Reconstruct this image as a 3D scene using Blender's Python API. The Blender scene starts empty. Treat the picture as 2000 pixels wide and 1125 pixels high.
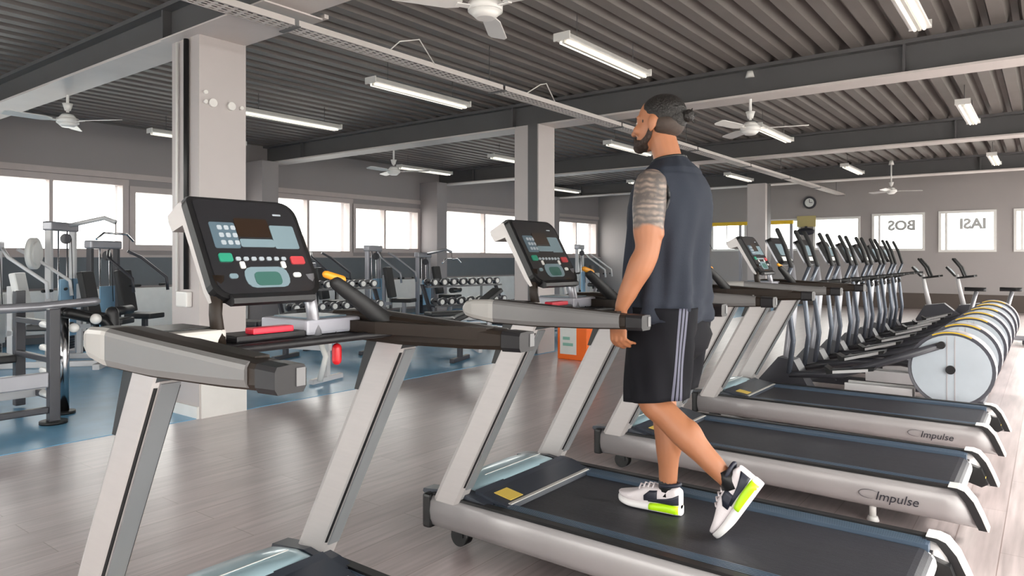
import bpy, bmesh, math, random
from mathutils import Vector, Matrix, noise
random.seed(7)
SC = bpy.context.scene
COL = SC.collection
PI = math.pi

# ---------------------------------------------------------------- camera, world, exposure
CAM_H = 1.34
YAW = math.atan(1050 / 1375)
cd = bpy.data.cameras.new('camera')
cam = bpy.data.objects.new('camera', cd)
COL.objects.link(cam)
cam.location = (0, 0, CAM_H)
cam.rotation_euler = (PI / 2, 0, YAW)
cd.sensor_width = 36.0
cd.lens = 36.0 * 1375 / 2000
cd.shift_y = -57.5 / 2000
cd.clip_start = 0.05
cd.clip_end = 300
SC.camera = cam
SC.view_settings.view_transform = 'Standard'
SC.view_settings.look = 'None'
SC.view_settings.gamma = 1.0
SC.view_settings.use_curve_mapping = False
SC.view_settings.exposure = 0.0
w = bpy.data.worlds.new('overcast_sky')
SC.world = w
w.use_nodes = True
bg = w.node_tree.nodes['Background']
bg.inputs[0].default_value = (1.0, 0.97, 0.94, 1)
bg.inputs[1].default_value = 9.0
sl = bpy.data.lights.new('floor_fill_sun', 'SUN'); sl.energy = 9.0; sl.angle = math.radians(14); sl.color = (1, .95, .9)  # soft sun added to whiten the floor by the right windows
so = bpy.data.objects.new('floor_fill_sun', sl); COL.objects.link(so)
so.rotation_euler = Vector((.80, .12, .60)).to_track_quat('Z', 'Y').to_euler()
SC.cycles.max_bounces = 8
SC.cycles.diffuse_bounces = 5
SC.cycles.caustics_reflective = False
SC.cycles.caustics_refractive = False
SC.cycles.sample_clamp_indirect = 6.0

# ---------------------------------------------------------------- materials
MATS = {}
def mat(name, col, rough=0.5, metal=0.0, spec=0.5, emit=0.0, emitc=None, noise_s=None, noise_a=0.08, bump=0.0, bump_s=60.0, coat=0.0, stretch=None):
    if name in MATS: return MATS[name]
    m = bpy.data.materials.new(name); m.use_nodes = True
    nt = m.node_tree; b = nt.nodes['Principled BSDF']
    c = (col[0], col[1], col[2], 1)
    b.inputs['Base Color'].default_value = c
    b.inputs['Roughness'].default_value = rough
    b.inputs['Metallic'].default_value = metal
    b.inputs['Specular IOR Level'].default_value = spec
    b.inputs['Coat Weight'].default_value = coat
    if emit:
        b.inputs['Emission Color'].default_value = (*(emitc or col), 1)
        b.inputs['Emission Strength'].default_value = emit
    tc = nt.nodes.new('ShaderNodeTexCoord')
    mp = nt.nodes.new('ShaderNodeMapping')
    nt.links.new(tc.outputs['Object'], mp.inputs['Vector'])
    if stretch: mp.inputs['Scale'].default_value = stretch
    n = nt.nodes.new('ShaderNodeTexNoise')
    n.inputs['Scale'].default_value = noise_s or 6.0
    n.inputs['Detail'].default_value = 3
    nt.links.new(mp.outputs[0], n.inputs['Vector'])
    mx = nt.nodes.new('ShaderNodeMix'); mx.data_type = 'RGBA'
    mx.inputs[6].default_value = tuple(max(0, v * (1 - noise_a)) for v in col) + (1,)
    mx.inputs[7].default_value = tuple(min(1, v * (1 + noise_a)) for v in col) + (1,)
    nt.links.new(n.outputs['Fac'], mx.inputs[0])
    nt.links.new(mx.outputs[2], b.inputs['Base Color'])
    if bump:
        n2 = nt.nodes.new('ShaderNodeTexNoise'); n2.inputs['Scale'].default_value = bump_s
        nt.links.new(mp.outputs[0], n2.inputs['Vector'])
        bp = nt.nodes.new('ShaderNodeBump'); bp.inputs['Strength'].default_value = bump
        bp.inputs['Distance'].default_value = 0.01
        nt.links.new(n2.outputs['Fac'], bp.inputs['Height'])
        nt.links.new(bp.outputs[0], b.inputs['Normal'])
    MATS[name] = m
    return m

def wood_floor_mat():
    m = bpy.data.materials.new('plank_vinyl_floor'); m.use_nodes = True
    nt = m.node_tree; b = nt.nodes['Principled BSDF']; L = nt.links.new
    tc = nt.nodes.new('ShaderNodeTexCoord')
    mp = nt.nodes.new('ShaderNodeMapping'); L(tc.outputs['Object'], mp.inputs['Vector'])
    mp.inputs['Rotation'].default_value = (0, 0, PI / 2)
    br = nt.nodes.new('ShaderNodeTexBrick'); L(mp.outputs[0], br.inputs['Vector'])
    br.inputs['Scale'].default_value = 1.0
    br.inputs['Brick Width'].default_value = 1.3
    br.inputs['Row Height'].default_value = 0.18
    br.inputs['Mortar Size'].default_value = 0.0022
    br.inputs['Color1'].default_value = (0.42, 0.345, 0.345, 1)
    br.inputs['Color2'].default_value = (0.51, 0.43, 0.43, 1)
    br.inputs['Mortar'].default_value = (0.25, 0.18, 0.17, 1)
    gm = nt.nodes.new('ShaderNodeMapping'); L(tc.outputs['Object'], gm.inputs['Vector'])
    gm.inputs['Scale'].default_value = (22, 1.4, 1)
    gn = nt.nodes.new('ShaderNodeTexNoise'); L(gm.outputs[0], gn.inputs['Vector'])
    gn.inputs['Scale'].default_value = 1.6; gn.inputs['Detail'].default_value = 6
    rp = nt.nodes.new('ShaderNodeMapRange'); L(gn.outputs['Fac'], rp.inputs[0])
    rp.inputs[1].default_value = .3; rp.inputs[2].default_value = .7
    rp.inputs[3].default_value = .76; rp.inputs[4].default_value = 1.2
    mx = nt.nodes.new('ShaderNodeMix'); mx.data_type = 'RGBA'; mx.blend_type = 'MULTIPLY'
    mx.inputs[0].default_value = 1
    L(br.outputs['Color'], mx.inputs[6]); L(rp.outputs[0], mx.inputs[7])
    L(mx.outputs[2], b.inputs['Base Color'])
    rr = nt.nodes.new('ShaderNodeMapRange'); L(gn.outputs['Fac'], rr.inputs[0])
    rr.inputs[3].default_value = .26; rr.inputs[4].default_value = .34
    L(rr.outputs[0], b.inputs['Roughness'])
    b.inputs['Specular IOR Level'].default_value = 0.9
    b.inputs['Coat Weight'].default_value = 1.0
    b.inputs['Coat Roughness'].default_value = .38
    b.inputs['Coat IOR'].default_value = 1.8
    bp = nt.nodes.new('ShaderNodeBump'); bp.inputs['Strength'].default_value = .015; bp.inputs['Distance'].default_value = .003
    L(gn.outputs['Fac'], bp.inputs['Height']); L(bp.outputs[0], b.inputs['Normal'])
    return m

def glass_mat():
    m = bpy.data.materials.new('window_glass'); m.use_nodes = True
    nt = m.node_tree; nt.nodes.remove(nt.nodes['Principled BSDF'])
    out = nt.nodes['Material Output']
    t = nt.nodes.new('ShaderNodeBsdfTransparent'); g = nt.nodes.new('ShaderNodeBsdfGlossy')
    t.inputs[0].default_value = (.97, .98, .97, 1)
    g.inputs['Roughness'].default_value = .02
    mx = nt.nodes.new('ShaderNodeMixShader')
    mx.inputs[0].default_value = .05; nt.links.new(t.outputs[0], mx.inputs[1]); nt.links.new(g.outputs[0], mx.inputs[2])
    nt.links.new(mx.outputs[0], out.inputs[0])
    return m

def skin_mat():
    m = bpy.data.materials.new('tanned_skin'); m.use_nodes = True
    nt = m.node_tree; b = nt.nodes['Principled BSDF']; L = nt.links.new
    b.inputs['Roughness'].default_value = .48
    b.inputs['Subsurface Weight'].default_value = .08
    b.inputs['Subsurface Radius'].default_value = (.02, .008, .004)
    tc = nt.nodes.new('ShaderNodeTexCoord')
    n = nt.nodes.new('ShaderNodeTexNoise'); n.inputs['Scale'].default_value = 9
    L(tc.outputs['Object'], n.inputs['Vector'])
    mx = nt.nodes.new('ShaderNodeMix'); mx.data_type = 'RGBA'
    mx.inputs[6].default_value = (.33, .125, .055, 1); mx.inputs[7].default_value = (.44, .19, .10, 1)
    L(n.outputs['Fac'], mx.inputs[0])
    # tattoo sleeve on the upper left arm
    n2 = nt.nodes.new('ShaderNodeTexNoise'); n2.inputs['Scale'].default_value = 26; n2.inputs['Detail'].default_value = 5
    L(tc.outputs['Object'], n2.inputs['Vector'])
    w2 = nt.nodes.new('ShaderNodeTexWave'); w2.inputs['Scale'].default_value = 14; w2.inputs['Distortion'].default_value = 7
    w2.bands_direction = 'Z'
    L(tc.outputs['Object'], w2.inputs['Vector'])
    mr = nt.nodes.new('ShaderNodeMapRange'); L(n2.outputs['Fac'], mr.inputs[0])
    mr.inputs[1].default_value = .35; mr.inputs[2].default_value = .6
    tt = nt.nodes.new('ShaderNodeMix'); tt.data_type = 'RGBA'
    tt.inputs[6].default_value = (.10, .085, .08, 1); tt.inputs[7].default_value = (.30, .23, .19, 1)
    ml = nt.nodes.new('ShaderNodeMath'); ml.operation = 'MULTIPLY'
    L(mr.outputs[0], ml.inputs[0]); L(w2.outputs['Fac'], ml.inputs[1]); L(ml.outputs[0], tt.inputs[0])
    sp = nt.nodes.new('ShaderNodeSeparateXYZ'); L(tc.outputs['Object'], sp.inputs[0])
    a = nt.nodes.new('ShaderNodeMapRange'); L(sp.outputs['Y'], a.inputs[0])
    a.inputs[1].default_value = -.15; a.inputs[2].default_value = -.165; a.inputs[3].default_value = 0; a.inputs[4].default_value = 1
    zz = nt.nodes.new('ShaderNodeMath'); zz.operation = 'MULTIPLY_ADD'   # wavy lower border
    L(n.outputs['Fac'], zz.inputs[0]); zz.inputs[1].default_value = .12; L(sp.outputs['Z'], zz.inputs[2])
    c = nt.nodes.new('ShaderNodeMapRange'); L(zz.outputs[0], c.inputs[0])
    c.inputs[1].default_value = 1.29; c.inputs[2].default_value = 1.31; c.inputs[3].default_value = 0; c.inputs[4].default_value = 1
    mm = nt.nodes.new('ShaderNodeMath'); mm.operation = 'MULTIPLY'; L(a.outputs[0], mm.inputs[0]); L(c.outputs[0], mm.inputs[1])
    fin = nt.nodes.new('ShaderNodeMix'); fin.data_type = 'RGBA'
    L(mm.outputs[0], fin.inputs[0]); L(mx.outputs[2], fin.inputs[6]); L(tt.outputs[2], fin.inputs[7])
    L(fin.outputs[2], b.inputs['Base Color'])
    return m

M_floor = wood_floor_mat()
M_blue = mat('blue_rubber_floor', (.16, .40, .62), .30, spec=.5, noise_s=5, noise_a=.18, bump=.05, bump_s=180)
M_wall = mat('grey_wall_paint', (.30, .275, .28), .8, noise_s=1.2, noise_a=.06)
M_wallw = mat('pale_wall_paint', (.55, .51, .50), .75, noise_s=1.5, noise_a=.04)
M_wallb = mat('back_wall_paint', (.36, .335, .33), .8, noise_s=1.2, noise_a=.06)
M_band = mat('slate_wall_band', (.12, .135, .15), .6)
M_win = mat('window_frame_paint', (.46, .40, .39), .5)
M_deck = mat('grey_steel_decking', (.175, .158, .15), .55, spec=.35, noise_s=3, noise_a=.1)
M_beam = mat('grey_beam_paint', (.105, .103, .107), .5, noise_s=3)
M_flange = mat('flange_bounce_tone', (.62, .57, .55), .5, noise_s=3)  # floor bounce on the beam undersides is put into this paler colour
M_column = mat('column_steel_paint', (.50, .46, .455), .45, noise_s=2)
M_white = mat('white_enamel', (.78, .77, .75), .35)
M_galv = mat('galvanised_tray', (.60, .56, .54), .45, metal=.2)
M_blackp = mat('black_plastic', (.012, .012, .013), .38, spec=.35)
M_dark = mat('charcoal_plastic', (.016, .015, .017), .42, spec=.35)
M_brownb = mat('dark_brown_soft_grip', (.020, .013, .009), .5, spec=.3)
M_silver = mat('silver_paint', (.44, .415, .41), .36, metal=.25, stretch=(1, 12, 12), noise_s=8, noise_a=.05)
M_silverp = mat('pale_silver_plastic', (.55, .53, .50), .35, metal=.15)
M_sideg = mat('grey_side_paint', (.40, .38, .385), .33, metal=.2)
M_hood = mat('blue_grey_metallic_hood', (.34, .48, .54), .28, metal=.3, coat=.2)
M_step = mat('slate_step_plastic', (.030, .036, .050), .35)
M_belt = mat('running_belt_rubber', (.020, .020, .026), .47, spec=.5, stretch=(.6, 14, 1), noise_s=4, noise_a=.45, bump=.2, bump_s=30)
M_footr = mat('ribbed_foot_rail', (.065, .095, .14), .3)
M_black_grip = mat('black_foam_grip', (.012, .012, .013), .6)
M_steel = mat('chrome_steel', (.6, .6, .62), .18, metal=1)
M_gframe = mat('grey_machine_frame', (.33, .33, .36), .3, metal=.4)
M_gdark = mat('dark_machine_frame', (.045, .045, .055), .35)
M_gwhite = mat('white_machine_frame', (.62, .61, .62), .35)
M_bluesh = mat('pale_blue_shroud', (.34, .58, .80), .3, spec=.6)
M_pad = mat('black_vinyl_pad', (.018, .018, .02), .45)
M_yellow = mat('yellow_sticker', (.70, .50, .10), .5)
M_amber = mat('amber_plastic', (.80, .33, .02), .45)
M_red = mat('red_plastic', (.62, .012, .02), .35)
M_rede = mat('red_stop_button', (.75, .02, .05), .35)
M_screen = mat('dark_brown_display', (.03, .018, .012), .2)
M_face = mat('console_face_black', (.022, .022, .025), .25)
M_keyp = mat('slate_blue_key_panel', (.10, .15, .19), .35)
M_lblue = mat('pale_blue_key_panel', (.20, .28, .32), .35)
M_key = mat('grey_keys', (.42, .47, .52), .4)
M_green = mat('green_key', (.03, .30, .19), .4)
M_dgreen = mat('dark_green_display', (.05, .14, .12), .3)
M_redkey = mat('red_key', (.55, .06, .07), .4)
M_orange = mat('orange_panel', (.95, .16, .01), .45)
M_paper = mat('white_print', (.75, .77, .75), .5)
M_ink = mat('black_ink', (.02, .02, .03), .5)
M_ydial = mat('yellow_beam_paint', (.85, .55, .02), .45)
M_lamp = mat('fluorescent_tube', (.9, .88, .8), .4, emit=.95, emitc=(1, .95, .84))
M_refl = mat('lamp_reflector', (.8, .78, .72), .3, metal=.2)
M_glass = glass_mat()
M_frost = mat('frosted_print', (.42, .43, .44), .6)
M_disc = mat('pale_grey_disc', (.52, .58, .64), .35)
M_rim = mat('pink_grey_rim', (.50, .46, .47), .35, metal=.2)
M_shirt = mat('charcoal_jersey', (.024, .029, .042), .8, spec=.25, bump=.15, bump_s=300)
M_shorts = mat('black_sports_fabric', (.010, .010, .013), .8, spec=.15)
M_stripe = mat('grey_stripe', (.12, .12, .17), .6)
M_hair = mat('black_hair', (.010, .008, .007), .55, bump=.6, bump_s=120)
M_fade = mat('cropped_side_hair', (.045, .030, .023), .7, noise_s=90, noise_a=.4)
M_shoe = mat('white_mesh_upper', (.74, .68, .70), .6, bump=.2, bump_s=250)
M_shoeb = mat('navy_black_overlay', (.014, .016, .03), .5)
M_neon = mat('neon_yellow_cushion', (.50, .86, .01), .4)
M_sole = mat('white_foam_sole', (.80, .78, .78), .5)
M_skin = skin_mat()
M_eye = mat('eye_white', (.7, .68, .65), .3)

# ---------------------------------------------------------------- mesh helpers
class MB:
    def __init__(s, off=(0, 0, 0)):
        s.bm = bmesh.new(); s.off = Vector(off)
    def _add(s, verts, faces, mi=0, sm=False, M=None):
        vs = []
        for v in verts:
            p = Vector(v)
            if M is not None: p = M @ p
            vs.append(s.bm.verts.new(p + s.off))
        for f in faces:
            try:
                fc = s.bm.faces.new([vs[i] for i in f]); fc.material_index = mi; fc.smooth = sm
            except ValueError: pass
        return vs
    def box(s, x0, x1, y0, y1, z0, z1, mi=0, M=None, bev=0.0):
        if bev > 0:
            t = bmesh.new(); bmesh.ops.create_cube(t, size=1)
            for v in t.verts:
                v.co = Vector(((x0 + x1) / 2 + v.co.x * (x1 - x0), (y0 + y1) / 2 + v.co.y * (y1 - y0), (z0 + z1) / 2 + v.co.z * (z1 - z0)))
            bmesh.ops.bevel(t, geom=t.edges[:], offset=bev, segments=2, affect='EDGES', profile=.6)
            t.verts.ensure_lookup_table(); t.verts.index_update()
            s._add([v.co.copy() for v in t.verts], [[v.index for v in f.verts] for f in t.faces], mi, False, M)
            t.free(); return s
        v = [(x0, y0, z0), (x1, y0, z0), (x1, y1, z0), (x0, y1, z0), (x0, y0, z1), (x1, y0, z1), (x1, y1, z1), (x0, y1, z1)]
        f = [(0, 3, 2, 1), (4, 5, 6, 7), (0, 1, 5, 4), (1, 2, 6, 5), (2, 3, 7, 6), (3, 0, 4, 7)]
        s._add(v, f, mi, False, M); return s
    def prism(s, prof, a0, a1, axis='y', mi=0, M=None, sm=False, shear=None):
        """prof: 2D outline; axis y -> (x,z), axis x -> (y,z), axis z -> (x,y)"""
        n = len(prof)
        def mk(p, a):
            if axis == 'y': return (p[0], a, p[1])
            if axis == 'x': return (a, p[0], p[1])
            return (p[0], p[1], a)
        v = [mk(p, a0) for p in prof] + [mk(p, a1) for p in prof]
        f = [tuple(range(n))[::-1], tuple(range(n, 2 * n))]
        vs = s._add(v, f, mi, False, M)
        for i in range(n):
            j = (i + 1) % n
            try:
                fc = s.bm.faces.new([vs[i], vs[j], vs[n + j], vs[n + i]]); fc.material_index = mi; fc.smooth = sm
            except ValueError: pass
        return s
    def loft(s, rings, closed=True, cap=True, mi=0, sm=True, M=None, mifun=None):
        n = len(rings[0]); vs = []
        for r in rings:
            vs.append(s._add(r, [], 0, False, M))
        for k in range(len(rings) - 1):
            for i in range(n if closed else n - 1):
                j = (i + 1) % n
                try:
                    f = s.bm.faces.new([vs[k][i], vs[k][j], vs[k + 1][j], vs[k + 1][i]])
                    f.smooth = sm; f.material_index = mifun(k, i) if mifun else mi
                except ValueError: pass
        if cap and closed:
            for r, rv in ((vs[0], True), (vs[-1], False)):
                try:
                    f = s.bm.faces.new(r[::-1] if rv else r); f.material_index = mi
                except ValueError: pass
        return s
    def tube(s, pts, r, n=10, mi=0, M=None, flat=1.0, up=None, round_ends=False, sm=True):
        P = [Vector(p) for p in pts]
        R = list(r) if isinstance(r, (list, tuple)) else [r] * len(P)
        if round_ends:
            def capp(p, d, rr):
                return [(p + d * rr * math.sin(a), rr * math.cos(a)) for a in (PI / 2 * .97, PI / 3, PI / 6)]
            d0 = (P[0] - P[1]).normalized(); d1 = (P[-1] - P[-2]).normalized()
            A = capp(P[0], d0, R[0]); B = capp(P[-1], d1, R[-1])[::-1]
            P = [a[0] for a in A] + P + [b[0] for b in B]; R = [a[1] for a in A] + R + [b[1] for b in B]
        rings = []; prev = None
        for i, p in enumerate(P):
            if i == 0: t = P[1] - P[0]
            elif i == len(P) - 1: t = P[-1] - P[-2]
            else: t = (P[i + 1] - P[i]).normalized() + (P[i] - P[i - 1]).normalized()
            t.normalize()
            u = Vector(up) if up else (prev or (Vector((0, 0, 1)) if abs(t.z) < .9 else Vector((0, 1, 0))))
            a = t.cross(u)
            if a.length < 1e-4: a = t.cross(Vector((1, 0, 0)))
            a.normalize(); b = a.cross(t).normalized(); prev = b
            rings.append([p + a * math.cos(k * 2 * PI / n) * R[i] + b * math.sin(k * 2 * PI / n) * R[i] * flat for k in range(n)])
        return s.loft(rings, mi=mi, M=M, sm=sm)
    def cyl(s, c, r, h, axis='z', n=24, mi=0, M=None, r2=None, sm=True):
        c = Vector(c); ax = {'x': Vector((1, 0, 0)), 'y': Vector((0, 1, 0)), 'z': Vector((0, 0, 1))}[axis]
        a = Vector((0, 1, 0)) if axis == 'x' else (Vector((0, 0, 1)) if axis == 'y' else Vector((1, 0, 0)))
        b = ax.cross(a); r2 = r if r2 is None else r2
        rings = [[c + ax * q * h / 2 + (a * math.cos(k * 2 * PI / n) + b * math.sin(k * 2 * PI / n)) * rr for k in range(n)] for q, rr in ((-1, r), (1, r2))]
        return s.loft(rings, mi=mi, M=M, sm=sm)
    def ball(s, c, r, seg=16, rg=10, mi=0, M=None):
        c = Vector(c); r = Vector(r) if not isinstance(r, (int, float)) else Vector((r, r, r))
        rings = []
        for i in range(rg + 1):
            t = PI * (i + .02) / (rg + .04)
            rings.append([c + Vector((r.x * math.sin(t) * math.cos(k * 2 * PI / seg), r.y * math.sin(t) * math.sin(k * 2 * PI / seg), -r.z * math.cos(t))) for k in range(seg)])
        return s.loft(rings, mi=mi, M=M)
    def build(s, name, m, parent=None, bevel=0.0, seg=2):
        bm = s.bm
        if bevel > 0:
            es = [e for e in bm.edges if len(e.link_faces) == 2 and e.calc_face_angle(0) > .6]
            bmesh.ops.bevel(bm, geom=es, offset=bevel, segments=seg, affect='EDGES', profile=.6, clamp_overlap=True)
        bmesh.ops.recalc_face_normals(bm, faces=bm.faces[:])
        me = bpy.data.meshes.new(name); bm.to_mesh(me); bm.free()
        for k in (m if isinstance(m, (list, tuple)) else [m]): me.materials.append(k)
        ob = bpy.data.objects.new(name, me); COL.objects.link(ob)
        if parent: ob.parent = parent
        return ob

def tag(o, label=None, cat=None, group=None, kind=None):
    if label: o['label'] = label
    if cat: o['category'] = cat
    if group: o['group'] = group
    if kind: o['kind'] = kind
    return o
def empty(name, loc, rz=0.0, label=None, cat=None, group=None, kind=None):
    o = bpy.data.objects.new(name, None); COL.objects.link(o)
    o.location = loc; o.rotation_euler = (0, 0, rz); o.empty_display_size = .1
    return tag(o, label, cat, group, kind)
KIDS = {}
def copy_tree(o, parent=None):
    c = o.copy(); COL.objects.link(c)
    if parent: c.parent = parent
    for ch in list(o.children): copy_tree(ch, c)
    return c
def struct(o, label=None):
    o['kind'] = 'structure'
    if label: o['label'] = label
    return o
def text_part(name, body, size, M, m, parent, ext=.0008, shear=.25, bold=0.0):
    cu = bpy.data.curves.new(name, 'FONT'); cu.body = body; cu.size = size; cu.shear = shear
    cu.extrude = ext; cu.offset = bold; cu.align_x = 'LEFT'; cu.resolution_u = 3
    t = bpy.data.objects.new(name + '_src', cu); COL.objects.link(t)
    dg = bpy.context.evaluated_depsgraph_get(); dg.update()
    me = bpy.data.meshes.new_from_object(t.evaluated_get(dg)); me.name = name
    bpy.data.objects.remove(t); bpy.data.curves.remove(cu)
    me.materials.clear(); me.materials.append(m)
    me.transform(M)
    ob = bpy.data.objects.new(name, me); COL.objects.link(ob); ob.parent = parent
    return ob
def remeshed(mb, name, m, parent, voxel=.006, smooth=6, fac=.6):
    ob = mb.build(name, m, parent)
    md = ob.modifiers.new('r', 'REMESH'); md.mode = 'VOXEL'; md.voxel_size = voxel; md.use_smooth_shade = True
    sm = ob.modifiers.new('s', 'SMOOTH'); sm.iterations = smooth; sm.factor = fac
    dg = bpy.context.evaluated_depsgraph_get(); dg.update()
    me = bpy.data.meshes.new_from_object(ob.evaluated_get(dg)); me.name = name
    ob.modifiers.clear(); old = ob.data; ob.data = me; bpy.data.meshes.remove(old)
    me.materials.clear(); me.materials.append(m)
    for p in me.polygons: p.use_smooth = True
    return ob

# ================================================================ SETTING
XL, XR, YF, YB = -12.6, 2.6, -4.5, 21.5
ZC = 3.60
mb = MB(); mb.box(-5.66, XR + .3, YF - .3, YB + .3, -.2, 0); struct(mb.build('floor', M_floor), 'brown plank-look vinyl floor with soft window glare')
mb = MB(); mb.box(XL - .3, -5.66, YF - .3, YB + .3, -.2, 0.004); struct(mb.build('floor', M_blue), 'blue rubber floor of the machine area')
# outside ground
mb = MB(); mb.box(-60, 60, -60, 80, -.5, -.3); tag(mb.build('outside_ground', mat('pale_outside_concrete', (.5, .49, .47), .8)), kind='structure')

def portal(loc, rot, sx, sy):
    l = bpy.data.lights.new('daylight_portal', 'AREA'); l.shape = 'RECTANGLE'; l.size = sx; l.size_y = sy
    l.cycles.is_portal = True
    o = bpy.data.objects.new('daylight_portal', l); COL.objects.link(o); o.location = loc; o.rotation_euler = rot

def window_wall(name, axis, pos, a0, a1, z1, wins, m, thick, sign, band=False):
    """wall in plane axis=pos spanning a0..a1; wins list of (lo, hi, zlo, zhi, [mullions])"""
    root = empty(name, (0, 0, 0), kind='structure')
    def bx(mb, lo, hi, z0, zz1, d0=0, d1=None):
        d1 = thick if d1 is None else d1
        p0, p1 = sorted((pos + sign * d0, pos + sign * d1))
        if axis == 'x': mb.box(p0, p1, lo, hi, z0, zz1)
        else: mb.box(lo, hi, p0, p1, z0, zz1)
    mb = MB(); cur = a0
    for (lo, hi, z0, zz1, mu) in sorted(wins):
        if lo > cur: bx(mb, cur, lo, 0, z1)
        bx(mb, lo, hi, 0, z0); bx(mb, lo, hi, zz1, z1); cur = hi
    bx(mb, cur, a1, 0, z1)
    mb.build('wall_surface', m, root)
    return root
WN = [0]
def window(axis, pos, lo, hi, z0, z1, mull, thick, sign, fm, fw=.05, proud=.03, label=None, portal_=True):
    WN[0] += 1
    r = empty('window_%d' % WN[0], (0, 0, 0), kind='structure', label=label)
    def bx(mb, a, b, c, d, p, q):
        p0, p1 = sorted((pos + sign * p, pos + sign * q))
        if axis == 'x': mb.box(p0, p1, a, b, c, d)
        else: mb.box(a, b, p0, p1, c, d)
    f = MB()
    e = .012
    bx(f, lo - fw, hi + fw, z1 - e, z1 + fw, -proud, -.001); bx(f, lo - fw, hi + fw, z0 - fw, z0 + e, -proud, -.001)
    bx(f, lo - fw, lo + e, z0 + e, z1 - e, -proud, -.001); bx(f, hi - e, hi + fw, z0 + e, z1 - e, -proud, -.001)
    bx(f, lo + .001, hi - .001, z1 - e, z1 - .001, 0, thick * .6); bx(f, lo + .001, hi - .001, z0 + .001, z0 + e, 0, thick * .6)
    bx(f, lo + .001, lo + e, z0 + e, z1 - e, 0, thick * .6); bx(f, hi - e, hi - .001, z0 + e, z1 - e, 0, thick * .6)
    f.build('window_frame', fm, r)
    for q in mull:
        g = MB(); bx(g, q - .028, q + .028, z0, z1, 0, thick * .5); g.build('mullion', fm, r)
    edges = [lo] + list(mull) + [hi]
    for k in range(len(edges) - 1):
        g = MB(); bx(g, edges[k] + .014, edges[k + 1] - .014, z0 + .014, z1 - .014, thick * .45, thick * .47)
        g.build('pane', M_glass, r)
    c = ((lo + hi) / 2, (z0 + z1) / 2); s_ = (hi - lo, z1 - z0)
    if portal_:
        q = pos + sign * thick * 1.02
        if axis == 'x': portal((q, c[0], c[1]), (0, PI / 2 if sign < 0 else -PI / 2, 0), s_[1], s_[0])
        else: portal((c[0], q, c[1]), (PI / 2 if sign < 0 else -PI / 2, 0, 0), s_[0], s_[1])
    return r

LW = [(3.25, 5.53, 1.49, 2.60, [4.445]), (5.72, 7.60, 1.57, 2.50, [6.62]), (8.50, 10.43, 1.49, 2.60, [9.325]), (10.59, 12.59, 1.57, 2.50, [11.515]),
      (13.50, 17.4, 1.49, 2.60, [15.245]), (18.55, 21.3, 1.49, 2.55, [20.06]), (-2.0, .3, 1.49, 2.6, [-.85]), (.6, 2.6, 1.57, 2.5, [1.6])]
window_wall('wall_left', 'x', XL, YF, YB, 3.9, LW, M_wall, .30, -1)
for i, a in enumerate(LW):
    window('x', XL, *a, .30, -1, M_win, fw=.09, label='strip window in the left wall, %s' % ['large, first left of the pale column', 'smaller, half hidden by the pale column', 'large, right of the first console', 'smaller, left of the second wall column', 'large, left of the second steel column', 'last before the far corner', 'behind the camera, large', 'behind the camera, small'][i])
BWX = [(-8.43, -7.43, 1.62, 2.42, []), (-6.85, -5.84, 1.62, 2.46, []), (-5.39, -4.24, 1.64, 2.47, []), (-3.85, -2.68, 1.60, 2.52, [-3.72]), (-2.27, -1.11, 1.56, 2.53, [-2.15]), (-.66, .5, 1.56, 2.53, [-.54]), (1.0, 2.2, 1.56, 2.53, [])]
window_wall('wall_back', 'y', YB, XL, XR, 3.9, BWX, M_wallb, .30, 1)
for i, a in enumerate(BWX):
    window('y', YB, *a, .30, 1, M_white, fw=.05, label='square window in the far grey wall, %s from the left' % ['first', 'second', 'third', 'fourth', 'fifth', 'sixth', 'seventh'][i])
RWY = [(-3.6 + 4.1 * k, -3.6 + 4.1 * k + 3.8, .12, 3.1, [-3.6 + 4.1 * k + 1.2, -3.6 + 4.1 * k + 2.4]) for k in range(6)]
window_wall('wall_right', 'x', XR, YF, YB, 3.9, RWY, M_wallw, .30, 1)
for a in RWY: window('x', XR, *a, .30, 1, M_white)
FWX = [(-11.5 + 3.5 * k, -11.5 + 3.5 * k + 3.0, .5, 2.9, [-11.5 + 3.5 * k + 1.5]) for k in range(4)]
window_wall('wall_front', 'y', YF, XL, XR, 3.9, FWX, M_wallw, .30, -1)
for a in FWX: window('y', YF, *a, .30, -1, M_white)

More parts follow.
